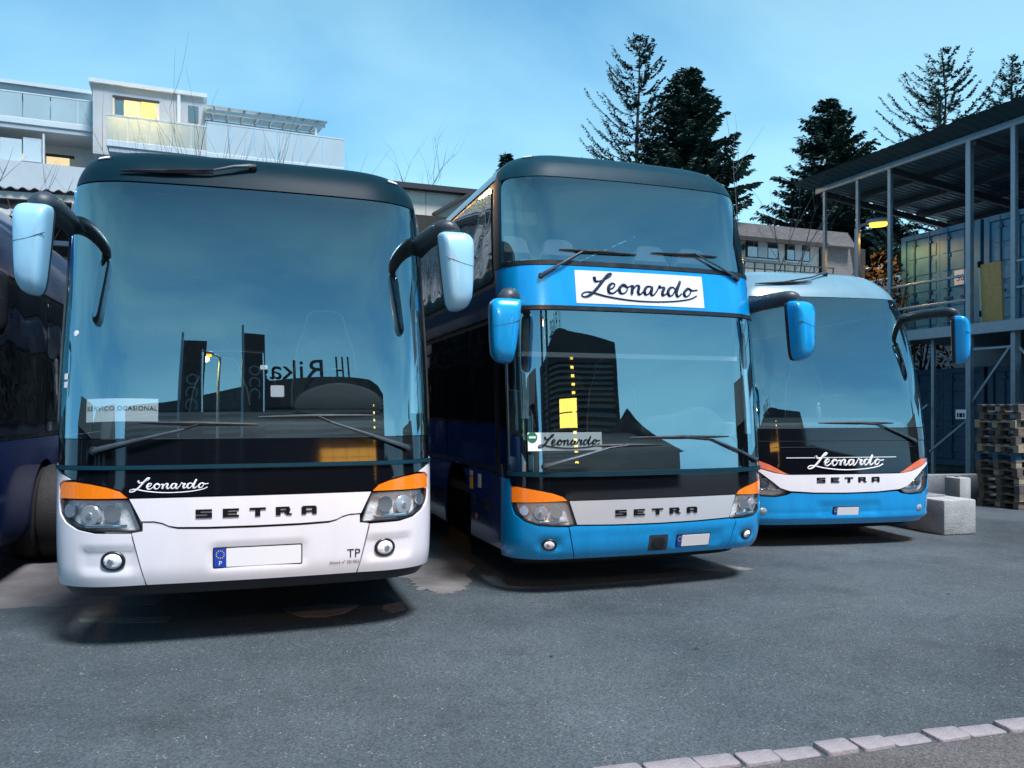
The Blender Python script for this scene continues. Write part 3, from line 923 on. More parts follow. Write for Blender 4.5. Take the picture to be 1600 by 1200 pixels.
def build_white_coach():
    c = Coach(PROF1, (-1.735, 5.41, .306), 12.0, "white-fronted coach with a tall curved windscreen, nearest the camera")
    c.cove, c.floor = "roof_paint", 1.25
    S, root, A = c.S, c.root, c.S.A
    # windscreen and its surrounds
    c.panel("windscreen", round_poly([(-1.43, 1.39), (1.43, 1.39), (1.42, 3.165), (-1.42, 3.165)], .09), "windscreen_glass", .004, 0, .06)
    c.panel("roof_cap", [(-A - .03, 3.18), (A + .03, 3.18), (A + .03, 3.85), (-A - .03, 3.85)], "roof_paint", 0, .02, .06, gridv=.03)
    c.panel("pillar", [(1.435, 1.22), (A + .03, 1.22), (A + .03, 3.175), (1.425, 3.175)], "gloss_black", .002, .03, .05, both=True)
    for sg in (-1, 1):
        c.panel("pillar_trim", [(sg * 1.385, 1.45), (sg * 1.40, 1.45), (sg * 1.395, 3.1), (sg * 1.38, 3.1)], "grey_black", .012, .01, .05, gridv=.08)
    # black mask under the glass, split by the wiper ledge
    ind = [(.795, 1.003), (.84, 1.045), (.92, 1.072), (1.03, 1.094), (1.16, 1.108), (1.24, 1.104), (1.28, 1.082), (1.287, 1.0)]
    c.panel("mask_upper", [(-A - .02, 1.215), (A + .02, 1.215), (1.44, 1.385), (-1.44, 1.385)], "gloss_black", 0, .03, .07, gridv=.04)
    c.panel("ledge", [(-1.36, 1.187), (1.36, 1.187), (1.38, 1.213), (-1.38, 1.213)], "frame_paint", .016, .03, .07, gridv=.02)
    low2 = [(-1.355, 1.183), (-1.165, 1.124), (-1.03, 1.104), (-.92, 1.082), (-.84, 1.055), (-.795, 1.008), (.795, 1.008), (.84, 1.055), (.92, 1.082), (1.03, 1.104), (1.165, 1.124), (1.355, 1.183)]
    c.panel("mask_lower", low2, "gloss_black", 0, .03, .07, gridv=.04)
    # white grille panel, bumper centre and corners
    gr = [(-.78, .998), (.78, .998), (.708, .852), (.63, .850), (.58, .838), (.54, .818), (.49, .808), (.3, .802), (0, .800), (-.3, .802), (-.49, .808), (-.54, .818), (-.58, .838), (-.63, .850), (-.708, .852)]
    c.panel("grille_panel", gr, "white_paint", .012, .03, .06, gridv=.04)
    plate_disp = lambda a, v: -.014 * bump_box(a, v, -.30, .345, .50, .685, .035)
    top = [(.700, .842), (.63, .840), (.575, .826), (.535, .806), (.485, .792), (.3, .785), (0, .783)]
    bc = [(-.685, .425), (.685, .425), (.765, .775), (.70, .785)] + top + mir(top)[::-1][1:] + [(-.70, .785), (-.765, .775)]
    c.panel("bumper_centre", bc, "white_paint", .006, .03, .03, disp=plate_disp)
    fog_disp = lambda a, v: -.014 * bump_box(a, v, .74, 1.10, .515, .685, .03)
    cor = [(.693, .425), (1.30, .415), (A + .02, .40), (A + .02, 1.235), (1.36, 1.183), (1.172, 1.122), (1.25, 1.115), (1.305, 1.085), (1.312, .985), (1.29, .90), (1.22, .842), (1.12, .798), (1.0, .775), (.775, .770)]
    c.panel("bumper_corner", cor, "white_paint", .006, .03, .03, both=True, disp=fog_disp)
    c.panel("valance", [(-1.25, .305), (1.25, .305), (A, .395), (1.30, .41), (.69, .42), (-.69, .42), (-1.30, .41), (-A, .395)], "satin_black", -.02, .02, .08)
    c.tray(.30, .40, .34)
    # lights
    lens = [(.787, .990), (1.283, .986), (1.268, .915), (1.205, .862), (1.105, .818), (.98, .795), (.715, .790)]
    lens = round_poly(lens, .02, 3)
    for sg in (-1, 1):
        c.headlight(sg, lens, [(1.035, .893, .068, "disc"), (.885, .905, .055, "bowl"), (1.19, .92, .045, "bowl"), (.93, .822, .13, "bar")])
        c.panel("indicator", ind if sg > 0 else mir(ind), "amber", .006, .03, .05)
        fg = c.disc("fog_light", sg * .885, .597, [(.066, -.022), (.066, .004), (.060, .010), (.052, .008)], "satin_black", sx=1.15, off=-.004)
        c.disc("lens", sg * .885, .597, [(.052, .004), (.048, .009), (.03, .014), (.0001, .016)], "reflector", parent=fg, sx=1.15, off=-.004)
        c.disc("bulb_cap", sg * (.885 + .012), .597, [(.02, .012), (.016, .022), (.0001, .023)], "chrome", parent=fg, sx=1.1, off=-.004)
        mk = c.panel("marker_light", rrect(sg * 1.135 - .07, 3.385, sg * 1.135 + .07, 3.425, .018), "satin_black", .004, .02, .04)
        c.panel("lens", rrect(sg * 1.135 - .05, 3.393, sg * 1.135 + .05, 3.417, .012), "letter_white", .010, .01, .04, parent=mk)
    # plate and writing
    c.plate(-.262, .300, .527, .652, off=-.004, letter="P")
    setra_letters(S, root, -.376, .406, .862, .918, proud=.018)
    script_name(S, root, -.787, 1.032, .49, "letter_white", off=.001)
    skin_text(S, root, "TP", .085, .612, .545, "ink_navy", off=.0095)
    skin_text(S, root, "Alvar\u00e1 n\u00ba 201002", .030, .492, .503, "ink_navy", off=.0095)
    # wipers
    c.wiper((-1.0, 1.31), (-.45, 1.445), (-.72, 1.49), (.02, 1.475))
    c.wiper((1.06, 1.30), (.50, 1.49), (.02, 1.525), (.80, 1.535))
    c.wiper((-.02, 3.36), (-.30, 3.285), (-.93, 3.245), (-.30, 3.27), off=.035)
    # mirrors
    for sg in (-1, 1):
        c.mirror(sg, (1.322 if sg < 0 else 1.39, .03, 2.585), .21 if sg < 0 else .25, .575, (1.43, 2.86), "mirror_paint_pale", yaw=.12)
    # sensors on the glass
    c.disc("sensor", -1.175, 2.09, [(.02, 0), (.02, .006), (.0001, .008)], "letter_white")
    for v in (1.80, 1.745):
        c.panel("sticker", rrect(-1.275, v - .02, -1.235, v + .02, .003), "paper", .008, .002, .05)
    c.panel("toll_box", rrect(.10, 1.67, .19, 1.75, .01), "letter_white", -.012, .02, .05)
    c.panel("toll_box", rrect(.03, 1.86, .08, 1.89, .008), "letter_white", -.012, .02, .05)
    # sides, roof, wheels
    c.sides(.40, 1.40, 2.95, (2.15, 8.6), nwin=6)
    # inside
    dash = smooth_poly([(.40, 1.05), (.42, 1.44), (.55, 1.53), (.80, 1.56), (1.0, 1.50), (1.05, 1.05)], 4)
    Mx = Matrix(((0, 0, 1, 0), (1, 0, 0, 0), (0, 1, 0, 0), (0, 0, 0, 1)))
    MB().prism(dash, -1.02, 1.02, Mx).build("dashboard", "int_dash", root, bevel=.02)
    MB().prism(smooth_poly([(-.30, 0), (-.28, .16), (0, .24), (.28, .16), (.30, 0)], 4), 0, .35, Matrix.Translation((.62, .62, 1.55)) @ Matrix(((1, 0, 0, 0), (0, 0, 1, 0), (0, 1, 0, 0), (0, 0, 0, 1)))).build("instrument_hood", "int_dash", root, bevel=.02)
    M = Matrix.Translation((.62, 1.18, 1.72)) @ Matrix.Rotation(R(-55), 4, 'X')
    MB().tube([M @ Vector((.23 * math.cos(t), .23 * math.sin(t), 0)) for t in np.linspace(0, 2 * math.pi, 33)], .017, 8).build("steering_wheel", "satin_black", root, deg=60)
    seat_parts(root, .62, 1.95, 1.52, .54, 1.0, cover=False)
    seat_parts(root, -.30, 1.75, 1.32, .46, .72, cover=False)
    MB().box(-1.1, -.62, 2.1, 2.16, 1.25, 2.25).build("entry_door_panel", "int_pale", root, bevel=.02)
    for x in (-.95, -.5, .45, .95):
        for y in (3.2, 4.1, 5.0):
            seat_parts(root, x, y, 1.75, .46, .78)
    bx = MB(); bx.box(-1.12, -.45, 1.6, 11, 2.85, 2.95); bx.build("luggage_rack", "int_grey", root, bevel=.03)
    bx = MB(); bx.box(.45, 1.12, 1.6, 11, 2.85, 2.95); bx.build("luggage_rack", "int_grey", root, bevel=.03)
    MB().box(-1.15, 1.15, 1.2, 11.8, 3.28, 3.3).build("ceiling_lining", "int_grey", root)
    MB().box(-.5, .5, 1.5, 1.62, 2.98, 3.2).build("clock_panel", "int_grey", root, bevel=.03)
    # folded curtain by the driver's window
    for k in range(7):
        p0 = S.p(1.36 - .03 * k, 1.55 + .0 * k); p1 = S.p(1.36 - .012 * k, 2.6)
        d = Vector((-.02, .10, 0))
        MB().tube([p0 + d, p0.lerp(p1, .5) + d, p1 + d], [.02, .022, .014], 6).build("curtain_fold", "curtain", root)
    # grab rails
    MB().tube(smooth_poly([(-.42, 1.3, 1.2), (-.42, 1.3, 1.98), (-.36, 1.3, 2.06), (.0, 1.3, 2.06), (.06, 1.3, 1.98), (.06, 1.3, 1.2)], 4, closed=False), .014, 8).build("grab_rail", "chrome", root)
    # paper sign lying behind the glass
    sg_ = empty("route_sign", root.matrix_basis @ S.pn(-.855, 1.51, -.06)[0])
    tag(sg_, "white paper sign reading SERVICO OCASIONAL behind the white coach's windscreen", "sign")
    sg_.rotation_euler = (R(-9), 0, .306 + .0)
    W_, H_ = .44, .155
    vs_, fs_ = [], []
    for i in range(9):
        x = -W_ / 2 + W_ * i / 8
        y = .05 * (2 * x / W_) ** 2 * (1 if x < 0 else .4)
        vs_ += [(x, y, 0), (x, y, H_), (x, y + .003, 0), (x, y + .003, H_)]
    for i in range(8):
        k = 4 * i
        fs_ += [(k, k + 4, k + 5, k + 1), (k + 2, k + 3, k + 7, k + 6), (k + 1, k + 5, k + 7, k + 3), (k, k + 2, k + 6, k + 4)]
    MB().add(vs_, fs_).build("sheet", "paper", sg_)
    me = text_mesh("SERVI\u00c7O OCASIONAL", .042, align='CENTER', spacing=1.05)
    for q in me.vertices:
        x, y = q.co.x, q.co.y
        q.co = (x, .05 * (2 * x / W_) ** 2 * (1 if x < 0 else .4) - .003, y + .075)
    me.materials.clear(); me.materials.append(MATS["ink"])
    link(bpy.data.objects.new("lettering", me), sg_)
    return c
white_coach = build_white_coach()
# ------------------------------------------------------------------ blue double-deck coach
PROF2 = [(.26,.10,.28,1.235),(.36,.035,.365,1.26),(.5,.005,.5,1.27),(.75,0,.75,1.275),(1.1,.012,1.1,1.275),(1.6,.05,1.6,1.275),(2.2,.11,2.2,1.272),(2.6,.16,2.6,1.265),(3.0,.225,3.0,1.255),(3.4,.31,3.4,1.235),(3.65,.38,3.65,1.21),(3.8,.45,3.79,1.16),(3.93,.56,3.89,1.08),(4.08,.76,3.96,.97),(4.3,1.05,3.99,.88)]
def build_double_decker():
    c = Coach(PROF2, (1.262, 6.97, .325), 13.6, "tall blue double-deck coach with a lettered white banner between its two windscreens")
    c.cove, c.floor = "pale_roof_paint", .80
    S, root, A = c.S, c.root, c.S.A
    # upper windscreen in its dark frame
    c.panel("upper_windscreen", round_poly([(-1.375, 2.875), (1.375, 2.875), (1.375, 3.645), (-1.375, 3.645)], .09), "windscreen_glass", .004, 0, .06)
    fr_o = [(-A - .03, 2.835), (A + .03, 2.835), (A + .03, 3.86), (-A - .03, 3.86)]
    c.panel("frame_rail", [(-A - .03, 2.832), (A + .03, 2.832), (1.40, 2.87), (-1.40, 2.87)], "satin_black", .012, .03, .06, gridv=.02)
    c.panel("frame_rail", [(-1.40, 3.65), (1.40, 3.65), (A + .03, 3.80), (-A - .03, 3.80)], "frame_paint", .010, .03, .06, gridv=.02)
    c.panel("frame_post", [(1.38, 2.872), (A + .03, 2.836), (A + .03, 3.795), (1.38, 3.648)], "frame_paint", .008, .03, .04, both=True, gridv=.06)
    c.panel("roof_cap", [(-A - .03, 3.805), (A + .03, 3.805), (A + .03, 4.3), (-A - .03, 4.3)], "frame_paint", 0, .02, .06, gridv=.03)
    # blue band carrying the banner
    c.panel("front_band", [(-A - .03, 2.475), (A + .03, 2.475), (A + .03, 2.827), (-A - .03, 2.827)], "blue_paint", .008, .03, .06, gridv=.05)
    c.panel("visor_rail", [(-1.40, 2.435), (1.40, 2.435), (A + .02, 2.47), (-A - .02, 2.47)], "satin_black", .02, .04, .06, gridv=.02)
    bn = c.panel("banner", [(-.695, 2.497), (.575, 2.503), (.573, 2.795), (-.700, 2.789)], "sheet_white", .012, .003, .06)
    script_name(S, bn, -.655, 2.535, 1.17, "ink_navy", r=.0095, off=.013)
    # lower windscreen
    c.panel("lower_windscreen", round_poly([(-1.37, 1.055), (1.37, 1.055), (1.37, 2.43), (-1.37, 2.43)], .05), "windscreen_glass", .004, 0, .06)
    c.panel("pillar", [(1.378, .97), (A + .03, .97), (A + .03, 2.43), (1.378, 2.43)], "gloss_black", .002, .03, .05, both=True)
    for sg in (-1, 1):
        c.panel("pillar_trim", [(sg * 1.345, 1.1), (sg * 1.358, 1.1), (sg * 1.358, 2.4), (sg * 1.345, 2.4)], "grey_black", .012, .01, .05, gridv=.08)
    ind = [(.83, .812), (.87, .845), (.95, .873), (1.05, .893), (1.17, .912), (1.28, .925), (1.325, .918), (1.325, .79)]
    c.panel("ledge", [(-1.36, 1.015), (1.36, 1.015), (1.375, 1.05), (-1.375, 1.05)], "frame_paint", .018, .03, .07, gridv=.02)
    mk = [(-1.335, .935), (-1.17, .922), (-1.05, .903), (-.95, .883), (-.87, .855), (-.825, .815), (.825, .815), (.87, .855), (.95, .883), (1.05, .903), (1.17, .922), (1.335, .935), (1.36, 1.01), (-1.36, 1.01)]
    c.panel("front_mask", mk, "gloss_black", 0, .03, .07, gridv=.04)
    gr = [(-.812, .808), (.812, .808), (.745, .610), (.4, .600), (0, .596), (-.4, .600), (-.745, .610)]
    c.panel("grille_panel", gr, "silver_paint", .010, .03, .06, gridv=.04)
    pd = lambda a, v: -.012 * bump_box(a, v, .16, .70, .345, .50, .03) + .010 * min(1, max(0, (v - .50) / .05)) 
    bc = [(-.755, .300), (.755, .300), (.815, .590), (.735, .597), (.4, .587), (0, .583), (-.4, .587), (-.735, .597), (-.815, .590)]
    c.panel("bumper_centre", bc, "blue_paint", .006, .03, .03, disp=pd)
    fd = lambda a, v: -.018 * bump_box(a, v, .86, 1.10, .375, .50, .04) + .010 * min(1, max(0, (v - .50) / .05)) * min(1, max(0, (1.2 - a) / .2))
    cor = [(.763, .300), (1.30, .290), (A + .02, .28), (A + .02, .99), (1.36, .985), (1.345, .93), (1.345, .78), (1.30, .69), (1.20, .632), (1.08, .60), (.95, .592), (.825, .589)]
    c.panel("bumper_corner", cor, "blue_paint", .006, .03, .03, both=True, disp=fd)
    c.panel("valance", [(-1.25, .265), (1.25, .265), (A, .285), (1.30, .287), (.75, .297), (-.75, .297), (-1.30, .287), (-A, .285)], "satin_black", -.02, .02, .08)
    c.tray(.215, .29, .34)
    lens = round_poly([(.825, .803), (1.315, .782), (1.275, .70), (1.19, .647), (1.08, .615), (.95, .605), (.758, .604)], .02, 3)
    for sg in (-1, 1):
        c.headlight(sg, lens, [(1.06, .708, .062, "disc"), (.92, .715, .05, "bowl"), (1.2, .725, .04, "bowl"), (.95, .632, .12, "bar")])
        c.panel("indicator", ind if sg > 0 else mir(ind), "amber", .006, .03, .05)
        fg = c.disc("fog_light", sg * .985, .437, [(.052, -.02), (.052, .004), (.047, .009), (.04, .007)], "satin_black", sx=1.25, off=-.006)
        c.disc("lens", sg * .985, .437, [(.04, .004), (.03, .011), (.0001, .014)], "reflector", parent=fg, sx=1.25, off=-.006)
        c.disc("bulb_cap", sg * .995, .437, [(.017, .011), (.013, .02), (.0001, .021)], "chrome", parent=fg, off=-.006)
        mk_ = c.panel("marker_light", rrect(sg * 1.14 - .06, 3.905, sg * 1.14 + .06, 3.94, .014), "satin_black", .004, .02, .04)
        c.panel("lens", rrect(sg * 1.14 - .045, 3.912, sg * 1.14 + .045, 3.933, .01), "letter_white", .010, .01, .04, parent=mk_)
    c.plate(.215, .545, .368, .472, off=.0, letter=None)
    rd = c.panel("radar_cover", rrect(-.072, .345, .112, .49, .01), "grey_black", .010, .012, .05)
    c.disc("radar_dish", .02, .418, [(.062, 0), (.062, .018), (.05, .022), (.0001, .019)], "satin_black", parent=rd)
    setra_letters(S, root, -.40, .40, .668, .722, proud=.018)
    # wipers: two on each screen
    c.wiper((-1.0, 2.73), (-.62, 2.955), (-.83, 2.965), (-.10, 2.955), pr=.018)
    c.wiper((.985, 2.80), (.52, 3.00), (.06, 2.985), (.77, 2.995), pr=.018)
    c.wiper((-1.02, 1.10), (-.45, 1.25), (-.60, 1.27), (.05, 1.27))
    c.wiper((1.085, 1.115), (.57, 1.31), (-.25, 1.335), (.75, 1.335))
    c.mirror(-1, (1.375, .06, 2.225), .265, .54, (1.44, 2.46), "mirror_paint_blue", yaw=.15, lift=.035, armr=.06)
    c.mirror(1, (1.52, .06, 2.315), .27, .56, (1.44, 2.56), "mirror_paint_blue", yaw=.25, lift=.03, armr=.06)
    c.sides(.32, 1.02, 2.40, (1.6, 8.4, 9.7), nwin=7, decks=[(1.02, 2.42), (2.70, 3.72)])  # body sides take a darker blue that stands in for shade between coaches
    # reflectors and flaps by the door
    for t, v, h_, m_ in ((1.02, .955, .05, "letter_white"), (1.02, .86, .12, "plate_yellow"), (.72, .90, .13, "plate_white")):
        c.panel("side_marking", rrect(-A - t - .05, v - h_ / 2, -A - t + .05, v + h_ / 2, .01), m_, .003, .003, .06)
    for t, v in ((.95, .70), (.5, .70)):
        c.panel("service_flap", rrect(-A - t - .07, v - .05, -A - t + .07, v + .05, .01), "satin_black", .003, .003, .06)
    c.panel("side_reflector", ellipse(-A - .85, .55, .03, .03, 12), "coral", .004, .01, .05)
    # inside: lower deck
    Mx = Matrix(((0, 0, 1, 0), (1, 0, 0, 0), (0, 1, 0, 0), (0, 0, 0, 1)))
    MB().prism(smooth_poly([(.30, .80), (.32, 1.18), (.42, 1.30), (.70, 1.36), (.95, 1.28), (1.0, .80)], 4), -1.05, 1.05, Mx).build("dashboard", "int_dash", root, bevel=.02)
    MB().prism(smooth_poly([(-.42, 0), (-.36, .16), (-.1, .20), (.2, .27), (.42, .14), (.46, 0)], 4), 0, .4, Matrix.Translation((.55, .45, 1.34)) @ Matrix(((1, 0, 0, 0), (0, 0, 1, 0), (0, 1, 0, 0), (0, 0, 0, 1)))).build("instrument_hood", "int_dash", root, bevel=.02)
    M = Matrix.Translation((.55, 1.12, 1.50)) @ Matrix.Rotation(R(-55), 4, 'X')
    MB().tube([M @ Vector((.22 * math.cos(t), .22 * math.sin(t), 0)) for t in np.linspace(0, 2 * math.pi, 33)], .016, 8).build("steering_wheel", "satin_black", root, deg=60)
    seat_parts(root, .45, 1.75, 1.20, .56, .95, cover=False)
    seat_parts(root, -.93, 1.15, 1.15, .44, .62, cover=False)
    for x in (-.95, -.5, .5, .95):
        for y in (3.0, 3.9):
            seat_parts(root, x, y, 1.25, .46, .78)
    MB().box(-1.2, 1.2, .55, 13.4, 2.40, 2.52).build("upper_floor", "int_grey", root)
    MB().box(-1.1, 1.1, .42, .56, 2.05, 2.09).build("sun_blind_rail", "seat_piping", root)
    for k in range(7):
        p0 = S.p(1.33 - .03 * k, 1.35); p1 = S.p(1.34 - .012 * k, 2.35)
        d = Vector((-.02, .10, 0))
        MB().tube([p0 + d, p0.lerp(p1, .5) + d, p1 + d], [.02, .022, .014], 6).build("curtain_fold", "curtain", root)
    MB().tube([(-1.0, .62, 1.5), (-1.0, .62, 2.40)], .04, 8).build("curtain_tie", "curtain", root)
    MB().lathe([(.055, 0), (.06, .12), (.05, .13)], Matrix.Translation((.93, .30, 1.33)), 18).build("cup", "int_pale", root)
    # inside: upper deck
    MB().box(-1.15, 1.15, .36, .62, 2.62, 2.90).build("upper_ledge", "int_grey", root, bevel=.05)
    MB().box(-1.15, 1.15, .9, 13.2, 3.78, 3.80).build("ceiling_lining", "int_grey", root)
    for x in (-.98, -.50, .50, .98):
        for y in (.98, 1.85, 2.7):
            seat_parts(root, x, y, 2.62, .46, .62)
    MB().box(-1.1, -.62, 1.3, 1.36, 3.42, 3.56).build("reading_light_panel", "head_cover", root, bevel=.03)
    # card behind the lower windscreen
    sg_ = empty("name_card", root.matrix_basis @ S.pn(-.82, 1.235, -.05)[0])
    tag(sg_, "white card with handwritten name and green round sticker behind the lower windscreen", "sign")
    sg_.rotation_euler = (R(-5), 0, .325)
    MB().box(-.34, .34, 0, .004, 0, .155).build("card", "paper", sg_)
    nm = script_name(None, sg_, -.255, .02, .58, "ink", r=.0105)
    nm.location = (0, -.004, 0)
    Mz = Matrix.Translation((-.30, -.001, .115)) @ Matrix.Rotation(R(90), 4, 'X')
    stk = MB().lathe([(.045, 0), (.045, .002), (.0001, .002)], Mz, 28).build("sticker", "sticker_green", sg_)
    MB().box(-.03, .03, -.008, .008, .0022, .0035, Mz).build("sticker_bar", "letter_white", stk)
    return c
double_decker = build_double_decker()

# ------------------------------------------------------------------ blue single-deck coach on the right
PROF3 = [(.22,.10,.24,1.235),(.32,.035,.325,1.26),(.45,.005,.45,1.27),(.7,0,.7,1.275),(1.0,.012,1.0,1.275),(1.3,.045,1.3,1.272),(1.7,.11,1.7,1.265),(2.1,.20,2.1,1.25),(2.5,.31,2.5,1.225),(2.8,.41,2.8,1.19),(3.0,.5,3.0,1.14),(3.14,.6,3.13,1.06),(3.3,.76,3.25,.95),(3.55,1.05,3.33,.85)]
def build_low_coach(pose, label, front=True, blue="blue_paint", cove="pale_roof_paint", wheels=(2.1, 8.5), length=12.0, prof=PROF3):
    c = Coach(prof, pose, length, label)
    c.cove, c.floor = cove, 1.0
    S, root, A = c.S, c.root, c.S.A
    c.panel("windscreen", round_poly([(-1.42, 1.37), (1.42, 1.37), (1.41, 2.93), (-1.41, 2.93)], .09), "windscreen_glass", .004, 0, .07)
    c.panel("roof_cap", [(-A - .03, 2.94), (A + .03, 2.94), (A + .03, S.v1), (-A - .03, S.v1)], cove, 0, .02, .07, gridv=.03)
    c.panel("pillar", [(1.425, 1.0), (A + .03, 1.0), (A + .03, 2.935), (1.415, 2.935)], "gloss_black", .002, .03, .05, both=True)
    ind = [(.70, .842), (.78, .851), (.86, .868), (1.0, .91), (1.12, .95), (1.16, .972), (1.13, 1.0), (1.05, 1.003), (.93, .958), (.84, .912), (.77, .872)]
    white = [(-.66, .835), (.66, .835), (.73, .838), (.87, .86), (1.02, .905), (1.17, .957), (1.17, .935), (1.03, .87), (.90, .77), (.80, .69), (.69, .655), (.4, .635), (0, .628), (-.4, .635), (-.69, .655), (-.80, .69), (-.90, .77), (-1.03, .87), (-1.17, .935), (-1.17, .957), (-1.02, .905), (-.87, .86), (-.73, .838)]
    lens = [(.72, .655), (.81, .682), (.91, .762), (1.04, .862), (1.17, .925), (1.22, .93), (1.24, .75), (1.17, .655), (1.03, .61), (.85, .602), (.75, .622)]
    mask = [(-1.42, 1.01), (-1.16, 1.005), (-1.05, 1.01), (-.93, .968), (-.84, .922), (-.765, .880), (-.69, .845), (.69, .845), (.765, .880), (.84, .922), (.93, .968), (1.05, 1.01), (1.16, 1.005), (1.42, 1.01), (1.42, 1.215), (-1.42, 1.215)]
    c.panel("front_mask", mask, "gloss_black", 0, .03, .07, gridv=.04)
    c.panel("mask_upper", [(-1.42, 1.222), (1.42, 1.222), (1.42, 1.362), (-1.42, 1.362)], "gloss_black", .006, .03, .07, gridv=.05)
    c.panel("trim_strip", [(-.72, 1.024), (.66, 1.024), (.66, 1.034), (-.72, 1.034)], "seat_piping", .006, .006, .07)
    c.panel("trim_strip", [(-.85, 1.146), (.95, 1.146), (.95, 1.151), (-.85, 1.151)], "grey_black", .006, .006, .07)
    c.panel("grille_panel", white, "white_paint", .014, .03, .05, gridv=.03)
    c.panel("bumper", [(-A - .02, .245), (-1.2, .245), (1.2, .245), (A + .02, .245), (A + .02, 1.0), (1.43, 1.0), (1.20, .985), (1.19, .96), (1.25, .94), (1.26, .74), (1.19, .638), (1.04, .592), (.85, .585), (.72, .605), (.66, .632), (.4, .618), (0, .612), (-.4, .618), (-.66, .632), (-.72, .605), (-.85, .585), (-1.04, .592), (-1.19, .638), (-1.26, .74), (-1.25, .94), (-1.19, .96), (-1.20, .985), (-1.43, 1.0), (-A - .02, 1.0)], blue, .006, .03, .035,
            disp=lambda a, v: .03 * max(0, 1 - abs(v - .335) / .04) - .012 * bump_box(a, v, -.35, .45, .345, .52, .03))
    for sg in (-1, 1):
        c.headlight(sg, round_poly(lens, .02, 3), [(.99, .735, .058, "projector"), (.86, .668, .07, "bar"), (1.13, .82, .035, "bowl")], deep=.06)
        c.panel("indicator", ind if sg > 0 else mir(ind), "coral", .012, .03, .05)
        fg = c.disc("fog_light", sg * 1.0, .425, [(.04, -.02), (.04, .006), (.035, .01), (.0001, .016)], "lens_pale", sx=1.2)
    c.tray(.17, .25, .34)
    c.plate(-.145, .165, .362, .458, off=.002)
    c.wiper((.27, 3.30), (-.05, 3.20), (-.95, 3.09), (-.10, 3.13), off=.035)
    c.wiper((.93, 1.21), (.45, 1.405), (-.30, 1.425), (.65, 1.42))
    setra_letters(S, root, -.366, .424, .745, .803, proud=.02)
    script_name(S, root, -.476, .885, .972, "letter_white", off=.004)
    for sg in (-1, 1):
        c.mirror(sg, (1.43, -.02, 2.40), .27, .56, (1.44, 2.70), "mirror_paint_blue" if blue == "blue_paint" else "satin_black", yaw=.75, lift=.05, armr=.05)
    c.sides(.30, 1.30, 2.80, wheels, nwin=6)
    Mx = Matrix(((0, 0, 1, 0), (1, 0, 0, 0), (0, 1, 0, 0), (0, 0, 0, 1)))
    MB().prism(smooth_poly([(.36, 1.0), (.38, 1.38), (.50, 1.44), (.80, 1.48), (1.0, 1.40), (1.05, 1.0)], 4), -1.02, 1.02, Mx).build("dashboard", "int_dash", root, bevel=.02)
    seat_parts(root, .55, 1.8, 1.35, .54, .95, cover=False)
    seat_parts(root, -.35, 1.6, 1.2, .46, .75, cover=False)
    for x in (-.9, .9):
        seat_parts(root, x, 3.0, 1.5, .46, .78)
    M = Matrix.Translation((.55, 1.15, 1.58)) @ Matrix.Rotation(R(-55), 4, 'X')
    MB().tube([M @ Vector((.22 * math.cos(t), .22 * math.sin(t), 0)) for t in np.linspace(0, 2 * math.pi, 33)], .016, 8).build("steering_wheel", "satin_black", root, deg=60)
    MB().box(-1.1, 1.1, 1.2, length - .3, 3.1, 3.12).build("ceiling_lining", "int_grey", root)
    return c
blue_coach = build_low_coach((3.84, 9.2, .17), "low blue coach with white grille panel beside the concrete block")
# bottle standing on its dashboard
bt = empty("bottle", blue_coach.root.matrix_basis @ Vector((.02, .62, 1.455)))
tag(bt, "small plastic bottle standing on the right-hand coach's dashboard", "bottle")
MB().lathe([(.03, 0), (.035, .01), (.035, .12), (.028, .15), (.014, .17), (.014, .185)], None, 16).build("bottle_body", "int_pale", bt)
MB().lathe([(.017, .185), (.017, .21), (.0001, .21)], None, 12).build("cap", "letter_white", bt)

# ------------------------------------------------------------------ navy coach at the left edge, seen along its side
navy_coach = build_low_coach((-5.42, 5.75, .306), "dark navy coach seen along its side at the left edge", blue="navy_and_shaded_blue", cove="navy_and_shaded_blue", prof=PROF1)
# ------------------------------------------------------------------ storage shelter with containers on the right
pmat("galv", (.20, .28, .33), .42, .5, var=.12, vscale=7, rvar=.1)
pmat("roof_sheet", (.12, .20, .24), .5, .3, var=.2, vscale=1.5, rvar=.1)
pmat("edge_sheet", (.035, .085, .10), .6, .1, var=.15, vscale=1.5)
pmat("purlin", (.05, .07, .085), .6, .2, var=.2)
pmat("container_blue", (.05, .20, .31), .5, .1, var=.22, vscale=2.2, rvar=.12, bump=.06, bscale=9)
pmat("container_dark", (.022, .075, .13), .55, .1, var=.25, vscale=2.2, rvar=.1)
pmat("container_gear", (.02, .09, .15), .5, .3, var=.2)
pmat("ply_board", (.44, .27, .10), .8, var=.12, vscale=12, bump=.1)
pmat("ply_edge", (.62, .52, .30), .8, var=.15, vscale=30, stretch=(1, 1, 12))
pmat("wood_a", (.34, .27, .19), .85, var=.3, vscale=10, stretch=(1, 6, 6), bump=.25, bscale=30)
pmat("wood_b", (.16, .125, .10), .88, var=.35, vscale=10, stretch=(1, 6, 6), bump=.25, bscale=30)
pmat("wood_c", (.095, .085, .08), .9, var=.35, vscale=10, stretch=(1, 6, 6), bump=.25, bscale=30)
pmat("wood_blue", (.03, .11, .17), .8, var=.3, vscale=12, bump=.2)
pmat("concrete_pale", (.34, .36, .35), .85, var=.18, vscale=5, bump=.35, bscale=35)
pmat("concrete_grey", (.20, .22, .24), .88, var=.25, vscale=6, bump=.4, bscale=40)
pmat("sign_white", (.72, .76, .78), .5)
PSI = .38
SO = Vector((10.64, 18.6, -.2))
def shelter_part(o): o.location = (0, 0, 0); return o
sh = empty("storage_shelter", SO, PSI)      # local x = to the right/back, local y = along the front into depth
